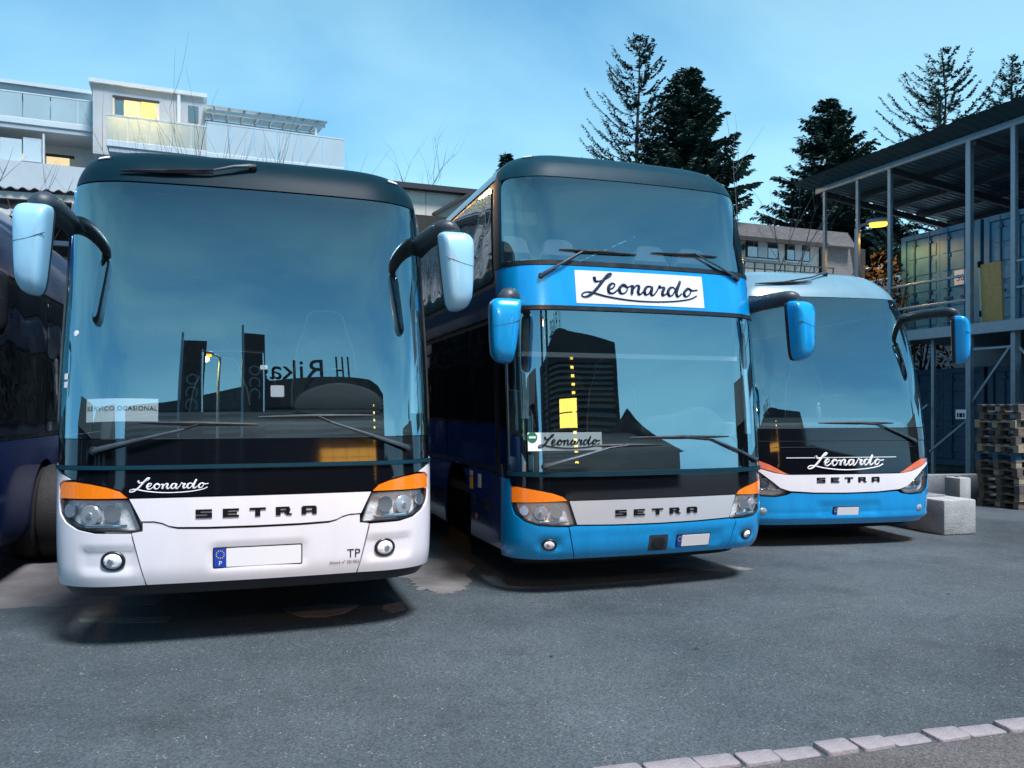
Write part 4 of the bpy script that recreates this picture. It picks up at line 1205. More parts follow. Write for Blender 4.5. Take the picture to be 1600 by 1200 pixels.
tag(sh, "steel two-level storage shelter with corrugated roof at the right edge", "shelter")
Z0 = .2                                      # floor level shift so that world z = local z - .2
def zl(z): return z + .2
S_END, S_NEAR = 4.9, -9.0
# posts
for s_, w_ in ((-1.09, .11), (0, .13), (2.28, .10), (3.36, .09), (4.58, .09), (-3.4, .12), (-5.8, .12)):
    MB().box(-w_ / 2, w_ / 2, s_ - w_ / 2, s_ + w_ / 2, 0.0, zl(7.84)).build("post", "galv", sh, bevel=.008, seg=1)
    MB().box(-.14, .14, s_ - .14, s_ + .14, 0, .05).build("base_plate", "galv", sh)
# corrugated roof, slightly mono-pitched to the back, with a tilted front strip
def corr(name, p_rz0, p_rz1, s0, s1, mat, step=.18, amp=.022, nr=2):
    vs_, fs_ = [], []
    n = int((s1 - s0) / step * 4)
    for i in range(n + 1):
        s_ = s0 + (s1 - s0) * i / n
        h = amp * (0, 1, 1, 0)[i % 4]
        for k in range(nr):
            t = k / (nr - 1)
            vs_.append((p_rz0[0] + (p_rz1[0] - p_rz0[0]) * t, s_, p_rz0[1] + (p_rz1[1] - p_rz0[1]) * t + h))
    m = len(vs_)
    for i in range(n):
        for k in range(nr - 1):
            a = i * nr + k
            fs_.append((a, a + 1, a + nr + 1, a + nr))
    vs_ += [(x, y, z + .012) for x, y, z in vs_]
    fs_ += [tuple(j + m for j in f[::-1]) for f in fs_]
    return MB().add(vs_, fs_).build(name, mat, sh, deg=0, weld=False)
corr("roof_sheeting", (-.05, zl(7.98)), (8.0, zl(7.15)), S_NEAR, S_END, "roof_sheet")
corr("roof_edge_strip", (-.72, zl(8.10)), (-.02, zl(7.97)), S_NEAR, S_END + .25, "edge_sheet", amp=.012, step=.25)
MB().box(-.06, 0.0, S_NEAR, S_END, zl(7.80), zl(7.96)).build("eaves_beam", "galv", sh, bevel=.01, seg=1)
for r_ in (1.3, 2.6, 3.9, 5.2, 6.5):
    z_ = zl(7.98) - (r_ + .05) * .83 / 8.05
    MB().box(r_ - .05, r_ + .05, S_NEAR, S_END, z_ - .14, z_ - .005).build("purlin", "purlin", sh)
for s_ in (4.7, 2.28, -.1, -3.4, -5.8):
    MB().bar((.0, s_, zl(7.76)), (7.6, s_, zl(6.98)), .10, .16).build("rafter", "purlin", sh)
# platform with edge channel and rails
MB().box(-.10, 7.0, S_NEAR, 3.2, zl(3.40), zl(3.50)).build("platform_deck", "galv", sh)
MB().box(-.16, -.105, S_NEAR, 3.2, zl(3.30), zl(3.56)).build("edge_channel", "galv", sh, bevel=.01, seg=1)
for z_ in (4.14, 4.72):
    MB().box(-.03, .03, -.01, 3.2, zl(z_) - .03, zl(z_) + .03).build("guard_rail", "galv", sh, bevel=.01, seg=1)
    MB().box(-.03, .03, S_NEAR, -1.12, zl(z_) - .03 + .12, zl(z_) + .03 + .12).build("guard_rail", "galv", sh, bevel=.01, seg=1)
# lower bracing
for (s0, z0, s1, z1) in ((1.1, .55, .05, 1.35), (-.05, 1.75, -1.0, 3.0), (1.45, 1.5, 1.15, 1.7), (-1.2, 2.95, -3.3, .5)):
    MB().bar((.02, s0, zl(z0)), (.02, s1, zl(z1)), .05, .05).build("brace", "galv", sh)
MB().box(-.02, .04, -1.06, -.07, zl(2.95), zl(3.0)).build("tie_bar", "galv", sh)
for s_, z0 in ((1.18, .3), (-1.0, .3), (-1.55, .3)):
    MB().box(.2, .28, s_ - .04, s_ + .04, zl(z0) - .3, zl(3.4)).build("inner_post", "galv", sh)
# small sign on the post: two lines of marks
sp = MB().box(-.085, -.07, .02, .30, zl(1.36), zl(1.58)).build("notice", "sign_white", sh)
nb = MB()
for k, (a, b_) in enumerate(((.06, .10), (.12, .20), (.22, .26))):
    nb.box(-.0885, -.0855, a, b_, zl(1.40), zl(1.50))
nb.build("notice_mark", "ink", sp, weld=False, deg=0)

def container(s0, z0, mat, gear, label, wid=2.44, hgt=2.55, r0=1.7, number=None):
    M0 = Matrix.Translation(SO) @ Matrix.Rotation(PSI, 4, 'Z')
    ct = empty("shipping_container", M0 @ Vector((r0, s0 + wid / 2, zl(z0))), PSI)
    tag(ct, label, "container", "containers stored in the shelter")
    if z0 > 3: hgt = 2.9
    w2 = wid / 2
    # frame
    for y in (-w2, w2 - .16):
        MB().box(0, .16, y, y + .16, 0, hgt).build("corner_post", mat, ct, bevel=.01, seg=1)
    MB().box(.0, .14, -w2 + .161, w2 - .161, hgt - .14, hgt - .005).build("top_rail", mat, ct)
    MB().box(.0, .14, -w2 + .161, w2 - .161, .005, .16).build("bottom_rail", mat, ct)
    # doors with pressed panels
    for k in (0, 1):
        y0 = -w2 + .165 if k == 0 else .005
        y1 = -.005 if k == 0 else w2 - .165
        d = MB().box(.05, .10, y0, y1, .17, hgt - .15).build("door", mat, ct)
        zs = np.linspace(.30, hgt - .28, 6)
        for i in range(5):
            MB().box(.032, .049, y0 + .10, y1 - .10, zs[i] + .06, zs[i + 1] - .06).build("door_panel", mat, d, bevel=.012, seg=1)
        for yb in (y0 + .28, y1 - .28):
            MB().cyl((.01, yb, .06), (.01, yb, hgt - .04), .022, n=8).build("lock_rod", gear, d)
            MB().box(-.01, .03, yb - .12, yb + .12, 1.0, 1.05).build("lock_handle", gear, d)
            for z in (.25, 1.25, hgt - .3):
                MB().box(-.005, .049, yb - .05, yb + .05, z - .03, z + .03).build("rod_bracket", gear, d)
    # corrugated long sides and roof
    for sg in (-1, 1):
        vs_, fs_ = [], []
        n = 96
        for i in range(n + 1):
            x = .16 + 5.8 * i / n
            dd = (0, .035, .035, 0)[i % 4]
            vs_ += [(x, sg * (w2 - .02 - dd), .14), (x, sg * (w2 - .02 - dd), hgt - .1)]
        for i in range(n): fs_.append((2 * i, 2 * i + 2, 2 * i + 3, 2 * i + 1))
        MB().add(vs_, fs_).build("side_wall", mat, ct, deg=0)
    MB().box(.14, 6.0, -w2, w2, hgt - .06, hgt).build("roof", mat, ct)
    MB().box(.14, 6.0, -w2 + .06, w2 - .06, .0, .12).build("floor", mat, ct)
    if number:
        nbp = MB().box(-.004, .047, -w2 + .38, -w2 + .74, 1.32, 1.70).build("number_sign", "sign_white", ct)
        me = text_mesh(number, .24, align='CENTER')
        for q in me.vertices:
            q.co = (-.007, -w2 + .56 - q.co.x, 1.42 + q.co.y)
        me.materials.clear(); me.materials.append(MATS["ink"])
        link(bpy.data.objects.new("numerals", me), nbp)
    return ct
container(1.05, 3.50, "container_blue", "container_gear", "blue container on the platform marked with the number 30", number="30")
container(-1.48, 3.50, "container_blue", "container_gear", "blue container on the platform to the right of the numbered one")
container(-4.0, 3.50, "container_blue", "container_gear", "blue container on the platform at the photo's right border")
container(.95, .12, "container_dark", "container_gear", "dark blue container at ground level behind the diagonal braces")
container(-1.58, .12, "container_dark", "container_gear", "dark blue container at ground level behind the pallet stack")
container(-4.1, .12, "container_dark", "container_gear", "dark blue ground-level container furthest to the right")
# board leaning on the platform
M0 = Matrix.Translation(SO) @ Matrix.Rotation(PSI, 4, 'Z')
bd = empty("leaning_board", M0 @ Vector((.12, -.42, zl(3.501))), PSI)
bd.rotation_euler = (R(0), R(-3), PSI)
tag(bd, "tall tan board standing upright on the shelter platform", "board")
MB().box(.04, .12, -.28, .22, 0, 1.42).build("board_face", "ply_board", bd, bevel=.012, seg=1)
MB().box(.03, .125, .222, .262, .04, 1.36).build("board_edge", "ply_edge", bd, bevel=.008, seg=1)
for z in (1.36, .22):
    MB().box(.02, .13, .225, .275, z, z + .14).build("strap", "ink", bd)

# pallets: every pallet a thing, every board and block a piece
PZ = -.2
pal_pos = Vector((9.36, 14.75, PZ))
BW = {}
for nm_, dims in (("top_board", (1.2, .10, .022)), ("cross_board", (.145, .8, .022)), ("block", (.145, .10, .078)), ("bottom_board", (1.2, .10, .022))):
    for wd in ("wood_a", "wood_b", "wood_c", "wood_blue"):
        me = MB().box(-dims[0] / 2, dims[0] / 2, -dims[1] / 2, dims[1] / 2, 0, dims[2]).mesh(nm_, bevel=.004, seg=1)
        me.materials.append(MATS[wd]); BW[nm_, wd] = me
rp = random.Random(5)
order = ["lowest pallet", "second pallet from the bottom", "third pallet from the bottom", "fourth pallet from the bottom", "fifth pallet from the bottom", "sixth pallet from the bottom", "seventh pallet from the bottom, middle one", "sixth pallet from the top", "fifth pallet from the top", "fourth pallet from the top", "third pallet from the top", "second pallet from the top", "topmost pallet"]
cols = ["wood_b", "wood_b", "wood_c", "wood_b", "wood_c", "wood_b", "wood_blue", "wood_a", "wood_c", "wood_b", "wood_a", "wood_b", "wood_c"]
for i in range(13):
    p = empty("pallet", pal_pos + Vector((rp.uniform(-.04, .04), rp.uniform(-.04, .04), i * .1445)), PSI + rp.uniform(-.03, .03))
    look = {"wood_a": "pale", "wood_b": "brown", "wood_c": "dark weathered", "wood_blue": "blue-stained"}[cols[i]]
    tag(p, f"{look} wooden pallet, {order[i]} in the stack".replace("pallet, lowest pallet", "pallet, lowest").replace(", topmost pallet", ", topmost"), "pallet", "pallets stacked by the shelter")
    pick = lambda: cols[i] if rp.random() < .8 else rp.choice(["wood_a", "wood_b", "wood_c"])
    for y in (-.35, 0, .35):
        inst("bottom_board", BW["bottom_board", pick()], p, (0, y, 0))
        for x in (-.5275, 0, .5275):
            inst("block", BW["block", pick()], p, (x, y, .0222))
    for x in (-.5275, 0, .5275):
        inst("cross_board", BW["cross_board", pick()], p, (x, 0, .1004))
    for y in (-.35, -.175, 0, .175, .35):
        inst("top_board", BW["top_board", pick()], p, (0, y, .1226))

# concrete blocks and low wall
def conc_block(name, corner, ang, lx, ly, h, label, mat, top=True):
    z = gz(corner[0], corner[1])
    r_ = empty(name, (corner[0], corner[1], z), ang)
    tag(r_, label, "concrete block", "concrete blocks by the shelter")
    bmx = MB().box(0, lx, 0, ly, 0.0, h)
    bmx.build("block_body", mat, r_, bevel=.02, seg=2)
    MB().box(.08, lx - .08, ly * .35, ly * .65, h, h + .02).build("lifting_rib", "concrete_grey", r_, bevel=.008)
    return r_
conc_block("concrete_block", (5.42, 10.03), R(16), .50, 1.15, .44, "large pale concrete block on the asphalt beside the right coach", "concrete_pale")
conc_block("concrete_block", (6.72, 12.0), R(16), .21, .30, .60, "small upright concrete block behind the large one", "concrete_pale")
wl = MB().box(0, 2.2, 0, .25, -.02, .50).build("low_wall", "concrete_grey", None, bevel=.015)
wl.location = (7.6, 15.6, -.2); wl.rotation_euler = (0, 0, .1)
tag(wl, "low grey concrete wall at the foot of the shelter", "wall")
# ------------------------------------------------------------------ buildings behind
pmat("render_white", (.46, .52, .55), .8, var=.05, vscale=1.2)
pmat("render_grey", (.36, .41, .45), .8, var=.06, vscale=1.2)
pmat("render_cream", (.60, .55, .47), .85, var=.08, vscale=2)
pmat("trim_pale", (.52, .60, .63), .5, var=.04)
pmat("trim_dark", (.02, .02, .025), .6)
pmat("frosted", (.34, .46, .50), .25, 0, .4, var=.06, vscale=.8)
pmat("frosted_pale", (.44, .54, .58), .3, 0, .4, var=.05, vscale=.8)
def translucent(name, col, k):
    m, t, b_ = _mat(name)
    b_.inputs["Base Color"].default_value = (*col, 1); b_.inputs["Roughness"].default_value = .35
    tl = t.nodes.new("ShaderNodeBsdfTranslucent"); tl.inputs["Color"].default_value = (*col, 1)
    mx = t.nodes.new("ShaderNodeMixShader"); mx.inputs[0].default_value = k
    t.links.new(b_.outputs[0], mx.inputs[1]); t.links.new(tl.outputs[0], mx.inputs[2])
    t.links.new(mx.outputs[0], t.nodes["Material Output"].inputs["Surface"])
translucent("frosted_thin", (.46, .56, .60), .5)
pmat("shingle", (.17, .15, .145), .85, var=.3, vscale=3, stretch=(1, 1, 14), bump=.6, bscale=6)
pmat("curtain_white", (.5, .5, .5), .8, var=.2, vscale=9, stretch=(8, 8, 1))
emat("lit_warm", (1.0, .66, .22), 1.15)
emat("lit_yellow", (1.0, .72, .12), 1.0)
emat("lit_soft", (1.0, .80, .45), .62)
pmat("cor_roof", (.10, .105, .11), .6, var=.2)
pmat("timber_dark", (.03, .025, .022), .85, var=.3)

class Plane:
    """upright wall plane through a point, running along direction psi"""
    def __init__(s, px, py, Y, psi):
        s.o = at(px, py, Y); s.psi = psi
        s.ex = Vector((math.cos(psi), math.sin(psi), 0)); s.ey = Vector((-math.sin(psi), math.cos(psi), 0))
        s.base = Vector((s.o.x, s.o.y, 0))
    def __call__(s, px, py, d=0.0):
        dirn = Vector(((px - 800) / 1250, 1, (640 - py) / 1250)); c0 = Vector((0, 0, 1.58))
        t = ((s.base - c0).dot(s.ey) + d) / dirn.dot(s.ey)
        P = c0 + dirn * t
        return (P - s.base).dot(s.ex), P.z

apt = Plane(145, 125, 34, .39)
ap = empty("apartment_building", apt.base, .39)
tag(ap, "pale stepped apartment building with glass balconies and one lit window", "building")
def slab(name, x0, x1, y0, y1, z0, z1, mat, parent=ap, bevel=0):
    return MB().box(min(x0, x1), max(x0, x1), min(y0, y1), max(y0, y1), min(z0, z1), max(z0, z1)).build(name, mat, parent, bevel=bevel, seg=1)
x0, zt = apt(145, 125); x1, _ = apt(318, 150); xw, _ = apt(-140, 130, 3)
_, zroofL = apt(60, 134, 3.0)
_, zb1 = apt(240, 190); _, zbal_top = apt(165, 178, -1.6); _, zbal_bot = apt(168, 216, -1.6); _, zfloor = apt(200, 228, -1.6)
# storey blocks
pent = slab("penthouse_wall", x0, x1, 0, 9, zfloor, zt - .12, "render_grey")
slab("penthouse_coping", x0 - .15, x1 + .15, -.15, 9.1, zt - .118, zt + .05, "trim_pale")
slab("roof_vent", apt(252, 135)[0], apt(264, 135)[0], 1, 1.6, zt + .051, zt + .35, "render_grey")
slab("downpipe", apt(277, 150)[0], apt(282, 150)[0], -.12, -.02, zfloor, zt - .02, "trim_pale")
slab("left_wing_wall", xw, x0 - .01, 3.0, 9, zfloor - 8, zroofL - .1, "render_white")
slab("left_wing_coping", xw, x0 - .16, 2.85, 9, zroofL - .098, zroofL + .06, "trim_pale")
slab("awning_box", xw, apt(120, 155, 2.9)[0], 2.55, 2.84, apt(60, 150, 2.9)[1] - .18, apt(60, 150, 2.9)[1], "trim_dark")
# lit window
for (a, b_, m_) in ((180, 193, "house_glass"), (194.5, 219, "lit_warm"), (220.5, 243, "lit_yellow")):
    xa, zt_ = apt(a, 156); xb, zb_ = apt(b_, 187)
    slab("window_pane", xa, xb, -.03, -.005, zb_, zt_ - .02, m_)
xa, zt_ = apt(179, 153); xb, zb_ = apt(246, 189)
for (a, b_, c_, d_) in ((xa - .08, xb + .08, zt_ - .02, zt_ + .10), (xa - .08, xa - .005, zb_, zt_ - .02), (xb - .07, xb + .08, zb_, zt_ - .02)):
    slab("window_frame", a, b_, -.06, -.002, c_, d_, "trim_dark" if c_ == zt_ - .02 else "render_cream")
for (a, b_) in ((-70, -20), (20, 62)):
    xa, zt_ = apt(a, 146, 2.9); xb, zb_ = apt(b_, 168, 2.9)
    slab("dark_window", xa, xb, 2.93, 2.98, zb_, zt_, "house_glass")
    slab("dark_window_frame", (xa + xb) / 2 - .04, (xa + xb) / 2 + .04, 2.9, 2.929, zb_, zt_, "trim_pale")
xa, zt_ = apt(294, 165); xb, zb_ = apt(310, 192)
slab("dark_window", xa, xb, -.03, -.004, zb_, zt_, "house_glass")
# balcony decks and glass balustrades, pane by pane
def balcony(pxa, pya_top, pya_bot, pxb, d, n, mat="frosted", deck=.30, back=2.6):
    xa, zt_ = apt(pxa, pya_top, d); _, zb_ = apt(pxa, pya_bot, d); xb, _ = apt(pxb, pya_top, d)
    dk = slab("balcony_deck", xa, xb, d, d + back, zb_ - deck, zb_ - .03, "trim_pale", bevel=.02)
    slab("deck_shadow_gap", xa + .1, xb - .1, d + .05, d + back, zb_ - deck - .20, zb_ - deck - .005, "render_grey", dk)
    for i in range(n):
        a = xa + (xb - xa) * i / n + .02; b_ = xa + (xb - xa) * (i + 1) / n - .02
        slab("balustrade_pane", a, b_, d + .03, d + .06, zb_ - .02, zt_ - .03, mat)
    slab("handrail", xa, xb, d + .02, d + .08, zt_ - .028, zt_ + .03, "trim_pale")
balcony(-150, 120, 160, 163, 1.0, 7)
balcony(166, 178, 216, 330, -1.6, 5, "frosted_thin")
balcony(322, 190, 236, 538, -2.4, 6, "frosted_pale")
# warm light from the window spills on the balcony pane in front
xa, zt_ = apt(172, 182, -1.6); xb, zb_ = apt(262, 213, -1.6)
wl_ = bpy.data.lights.new("window_light", 'AREA'); wl_.energy = 500; wl_.color = (1, .52, .12); wl_.size = 1.6; wl_.size_y = .7; wl_.shape = 'RECTANGLE'
wo = bpy.data.objects.new("window_light", wl_); link(wo, pent)
wo.location = ((xa + xb) / 2, -.12, (zb1 + zt) / 2 - .2); wo.rotation_euler = (R(-90), 0, 0)
# pergola on the roof terrace
xa, za = apt(322, 170, -1.2); xb, zb_ = apt(508, 190, -1.2)
slab("pergola_beam", xa, xb, -1.25, -1.13, za - .14, za, "trim_pale")
slab("pergola_beam", xa, xb, 1.2, 1.3, za - .14 + .35, za + .35, "trim_pale")
for i in range(8):
    x = xa + (xb - xa) * (i + .5) / 8
    MB().bar((x, -1.3, za + .04), (x, 1.4, za + .42), .08, .06).build("pergola_rafter", "trim_pale", ap)
MB().bar(((xa + xb) / 2, -1.4, za + .10), ((xa + xb) / 2, 1.5, za + .50), xb - xa + .2, .03).build("pergola_roof_sheet", "frosted", ap)
slab("pergola_post", xb - .45, xb - .37, -1.23, -1.15, za - 1.4, za - .15, "trim_pale")
slab("terrace_back_wall", x1 + .02, xb - 2.5, 3.0, 9, zfloor, za - .3, "render_white")
# lower storey on the left: glazed loggia
xl0, zl0 = apt(-120, 195, 1.2); xl1, _ = apt(66, 213, 1.2)
for i, (a, b_) in enumerate(((-60, -2), (0, 34), (36, 65))):
    p0, z1_ = apt(a, 214, 1.2); p1, z2_ = apt(b_, 254, 1.2)
    slab("loggia_pane", p0, p1, 1.2, 1.24, z2_, z1_, "frosted_pale")
p0, z1_ = apt(66.5, 208, 1.1); p1, z2_ = apt(69.5, 262, 1.1)
slab("loggia_mullion", p0, p1, 1.1, 1.3, z2_, z1_, "trim_pale")
p0, z1_ = apt(72, 243, 2.4); p1, z2_ = apt(108, 266, 2.4)
slab("lower_window", p0, p1, 2.5, 2.54, z2_, z1_, "lit_soft")
slab("lower_window_lintel", p0 - .1, p1 + .2, 2.45, 2.56, z1_ + .002, z1_ + .12, "timber_dark")
p0, z1_ = apt(-2, 236, 1.5); p1, z2_ = apt(47, 252, 1.5)
slab("lower_window", p0, p1, 1.5, 1.54, z2_, z1_, "lit_soft")
p0, z1_ = apt(-160, 240, .9); p1, z2_ = apt(120, 330, .9)
slab("lower_parapet", p0, p1, .9, 1.15, z2_ - 6, apt(60, 262, .9)[1], "render_white", bevel=.02)
slab("lower_wall", p0, x1 + 4, 3.0, 9, 0, zfloor - .4, "render_white")
slab("column", apt(161, 210, -.2)[0], apt(167, 210, -.2)[0], -.3, .0, zfloor - 5, zfloor - .2, "trim_pale")
slab("right_wing_wall", x1 - 8, apt(540, 250, 0)[0], .4, 9, 0, zfloor - .55, "render_white")

# house between the buses
hp = Plane(1165, 345, 32, .36)
hs = empty("house", hp.base, .36)
tag(hs, "low cream house with shingled roof behind the right coach", "house")
xa, zr = hp(1120, 341); xb, _ = hp(1290, 358); _, ze = hp(1165, 372); _, zs_ = hp(1165, 420)
slab("wall", xa, xb, .4, 8, 0, ze, "render_cream", hs)
# mansard roof built as overlapping shingle courses
for k in range(6):
    t = k / 6
    z0_ = ze + (zr - ze) * t
    MB().box(xa - .2, xb + 1.5, -.1 + .5 * t, 8, z0_, z0_ + (zr - ze) / 6 + .02).build("shingle_course", "shingle", hs)
xe, _ = hp(1336, 360)
for k in range(16):
    z0_ = ze + .1 - (ze - zs_ + 1.2) * k / 16
    MB().bar((xb + .01, .30 - .012 * k, z0_), (xe + .02 * k, .35 - .012 * k, z0_ - .02), .06, (ze - zs_ + 1.2) / 16 + .03).build("shingle_course", "shingle", hs)
slab("side_wing", xb + .02, xe + 1, .45, 8, 0, ze + .1, "timber_dark", hs)
slab("eaves_board", xa - .2, xb + .02, -.16, -.11, ze - .12, ze + .05, "timber_dark", hs)
for (a, b_, py0, py1) in ((1176, 1224, 373, 402), (1238, 1274, 377, 406)):
    w0, z1_ = hp(a, py0); w1, z2_ = hp(b_, py1)
    wn = slab("window", w0 - .05, w1 + .05, .36, .395, z2_ - .05, z1_ + .05, "timber_dark", hs)
    for i in range(3):
        p0 = w0 + (w1 - w0) * i / 3 + .02; p1 = w0 + (w1 - w0) * (i + 1) / 3 - .02
        slab("pane", p0, p1, .33, .355, z2_, z1_, "house_glass" if i != 1 else "curtain_white", wn)
    slab("sill", w0 - .1, w1 + .1, .28, .358, z2_ - .12, z2_ - .055, "trim_pale", wn)
_, zrl = hp(1165, 412)
for dz in (0, -.25, -.5):
    slab("balcony_rail", xa, xb, -.5, -.46, zrl + dz - .04, zrl + dz, "timber_dark", hs)
for i in range(12):
    x = xa + (xb - xa) * i / 11
    slab("baluster", x - .02, x + .02, -.455, -.42, zrl - .9, zrl, "timber_dark", hs)
slab("balcony_floor", xa, xb, -.6, .39, zrl - 1.1, zrl - .95, "timber_dark", hs)

# pale outbuilding seen past the container
ob = Plane(1437, 425, 26, PSI + R(90))
ot = empty("outbuilding", ob.base, PSI + R(90))
tag(ot, "pale flat-roofed outbuilding with shuttered windows left of the containers", "building")
MB().box(-9, 7, -4.5, 0, 0, ob.o.z - .5).build("wall", "render_grey", ot)
MB().box(-9.1, 7.1, -4.6, .12, ob.o.z - .5, ob.o.z).build("roof_slab", "trim_pale", ot, bevel=.05)
for x in np.arange(-6, 6, 1.7):
    w_ = MB().box(x, x + 1.45, .005, .04, ob.o.z - 2.0, ob.o.z - .75).build("shutter", "frosted", ot)
    for k in range(7):
        MB().box(x + .04, x + 1.41, .041, .06, ob.o.z - 1.95 + k * .17, ob.o.z - 1.95 + k * .17 + .12).build("slat", "frosted_pale", w_)
    MB().box(x - .05, x + 1.5, .005, .07, ob.o.z - 2.12, ob.o.z - 2.02).build("sill", "timber_dark", ot)

# pale gabled building between the first two coaches
gb = Plane(640, 290, 30, .36)
gt = empty("gabled_building", gb.base, .36)
tag(gt, "pale rendered building with thin black roof edge behind the white coach", "building")
xa, zt_ = gb(560, 281); xb, _ = gb(790, 305)
slab("wall", xa, xb, .3, 8, 0, zt_ - .1, "render_cream", gt)
slab("roof_edge", xa - .2, xb + .2, 0, 8.2, zt_ - .098, zt_ + .10, "trim_dark", gt)
slab("joint", gb(668, 310)[0], gb(669.5, 310)[0], .28, .296, 3, zt_ - .11, "render_grey", gt)
p0, z0_ = gb(678, 334); p1, z1_ = gb(740, 300)
MB().bar((p0, .1, z0_), (p1, .1, z1_), .3, .12).build("porch_roof", "trim_dark", gt)
slab("hedge_wall", xa, xb, -.5, .1, 0, gb(660, 341)[1], "timber_dark", gt)

# corrugated lean-to on the far left
sd = Plane(0, 297, 17, .30)
st_ = empty("lean_to", sd.base, .30)
tag(st_, "dark open lean-to with corrugated roof edge behind the left mirror", "shed")
xa, zt_ = sd(-200, 280); xb, _ = sd(130, 311)
vs_, fs_ = [], []
n = int((xb - xa) / .045)
for i in range(n + 1):
    x = xa + (xb - xa) * i / n
    h = .03 * math.cos(i / 5 * 2 * math.pi)
    vs_ += [(x, -.1, zt_ + h), (x, 6, zt_ + .9 + h)]
k = len(vs_)
fs_ = [(2 * i, 2 * i + 2, 2 * i + 3, 2 * i + 1) for i in range(n)]
vs_ += [(x, y, z + .012) for x, y, z in vs_]
fs_ += [tuple(j + k for j in f[::-1]) for f in fs_] + [(2 * i, 2 * i + k, 2 * i + 2 + k, 2 * i + 2) for i in range(n)]
MB().add(vs_, fs_).build("roof_sheeting", "cor_roof", st_, deg=40)
slab("eaves_beam", xa, xb, -.02, .10, zt_ - .20, zt_ - .05, "render_cream", st_)
for (z, m_) in ((-.55, "timber_dark"), (-.95, "render_grey"), (-1.3, "timber_dark")):
    slab("cross_beam", xa, xb, .5, .62, zt_ + z - .10, zt_ + z, m_, st_)
for px in (-60, 52, 120):
    x, _ = sd(px, 320)
    slab("post", x - .09, x + .09, .15, .33, 0, zt_ - .21, "render_cream", st_)
slab("back_wall", xa, xb, 5, 5.2, 0, zt_ + .5, "timber_dark", st_)

# ------------------------------------------------------------------ trees
pmat("needles_dark", (.026, .070, .055), .8, var=.4, vscale=1.2)
pmat("needles_mid", (.032, .068, .055), .8, var=.4, vscale=1.2)
pmat("bark", (.035, .030, .028), .9, var=.3, vscale=12, bump=.3)
pmat("twig_grey", (.085, .085, .085), .85, var=.3, vscale=6)
pmat("twig_brown", (.12, .085, .07), .85, var=.3, vscale=6)
pmat("hedge_leaf", (.09, .06, .015), .75, var=.5, vscale=3)
pmat("hedge_green", (.03, .05, .025), .8, var=.5, vscale=2)

def conifer(base, h, rad, label, seed, dense=True, mat="needles_dark", tilt=.0, z_from=.12):
    rnd = random.Random(seed)
    root = empty("conifer_tree", base)
    tag(root, label, "tree", "conifers on the skyline")
    tr = MB()
    bend = [Vector((rnd.uniform(-.1, .1) * t, rnd.uniform(-.1, .1) * t, h * t)) for t in np.linspace(0, 1, 9)]
    tr.tube(bend, [max(.02, h * .016 * (1 - t * .97)) for t in np.linspace(0, 1, 9)], 7)
    tr.build("trunk", "bark", root)
    limbs, nd = MB(), MB()
    nw = int(h * (5.5 if dense else 3.0))
    for i in range(nw):
        t = z_from + (1 - z_from) * (i + rnd.random() * .8) / nw
        z = h * t
        ln0 = rad(t)
        for k in range(rnd.randint(5, 8) if dense else rnd.randint(3, 5)):
            az = rnd.uniform(0, 2 * math.pi)
            ln = ln0 * rnd.uniform(.6, 1.12)
            if ln < .12: continue
            up = (-.12 if dense else .12) + (.5 * t if dense else .30 * t) + rnd.uniform(-.12, .12)
            pts = []
            for j in range(6):
                s_ = j / 5
                zz = z + ln * (up * s_ + (.30 if not dense else .22) * s_ * s_ - (.22 * s_ if dense else .45 * s_ * (1 - s_)))
                pts.append(Vector((math.cos(az) * ln * s_, math.sin(az) * ln * s_, zz)) + Vector((rnd.uniform(-1, 1), rnd.uniform(-1, 1), rnd.uniform(-1, 1))) * ln * .03)
            limbs.tube(pts, [max(.006, (.018 if dense else .011) * ln * (1 - s_ * .8)) for s_ in np.linspace(0, 1, 6)], 4, caps=False)
            cnt = int(ln * (44 if dense else 46)) + 4
            for _ in range(cnt):
                s_ = rnd.uniform(.12 if dense else .15, 1.0) ** .8
                j = min(4, int(s_ * 5)); f = s_ * 5 - j
                p = pts[j].lerp(pts[j + 1], f)
                side = rnd.choice((-1, 1))
                dl = (.42 if dense else .22) * (1.1 - .45 * s_) * rnd.uniform(.6, 1.3)
                a2 = az + side * rnd.uniform(.4, 1.3)
                dr = Vector((math.cos(a2), math.sin(a2), rnd.uniform(-.75, .12) if dense else rnd.uniform(-.5, .6))).normalized()
                wv = dr.cross(Vector((rnd.uniform(-.4, .4), rnd.uniform(-.4, .4), 1))).normalized() * dl * rnd.uniform(.16, .30)
                q = p + dr * dl
                m_ = p + dr * dl * .5
                nd.add([p, m_ + wv, q, m_ - wv + Vector((0, 0, -.03))], [(0, 1, 2, 3)])
    limbs.build("limbs", "bark", root, deg=60)
    nd.build("crown", mat, root, weld=False, deg=0)
    return root
def tree_base(px, Y): return Vector(((px - 800) / 1250 * Y, Y, 0))
def top_h(py, Y): return 1.58 + (640 - py) / 1250 * Y
conifer(tree_base(997, 38), top_h(58, 38), lambda t: 3.4 * min(1, (1 - t) * 2.8) ** .75 + .1, "tall sparse larch-like conifer left of the dense spruce, behind the double-decker", 11, dense=False, mat="needles_mid")
conifer(tree_base(1074, 34), top_h(106, 34), lambda t: 2.5 * min(1, (1 - t) * 3.4) ** .75 + .08, "dense dark spruce right behind the double-decker's roof", 12)
conifer(tree_base(1293, 42), top_h(155, 42), lambda t: 3.8 * min(1, (1 - t) * 2.4) ** .75 + .08, "broad dark spruce between the double-decker and the shelter roof", 13)
conifer(tree_base(1475, 36), top_h(80, 36), lambda t: 3.3 * min(1, (1 - t) * 3.2) ** .75 + .1, "sparse pine rising above the shelter roof", 14, dense=False, mat="needles_dark")
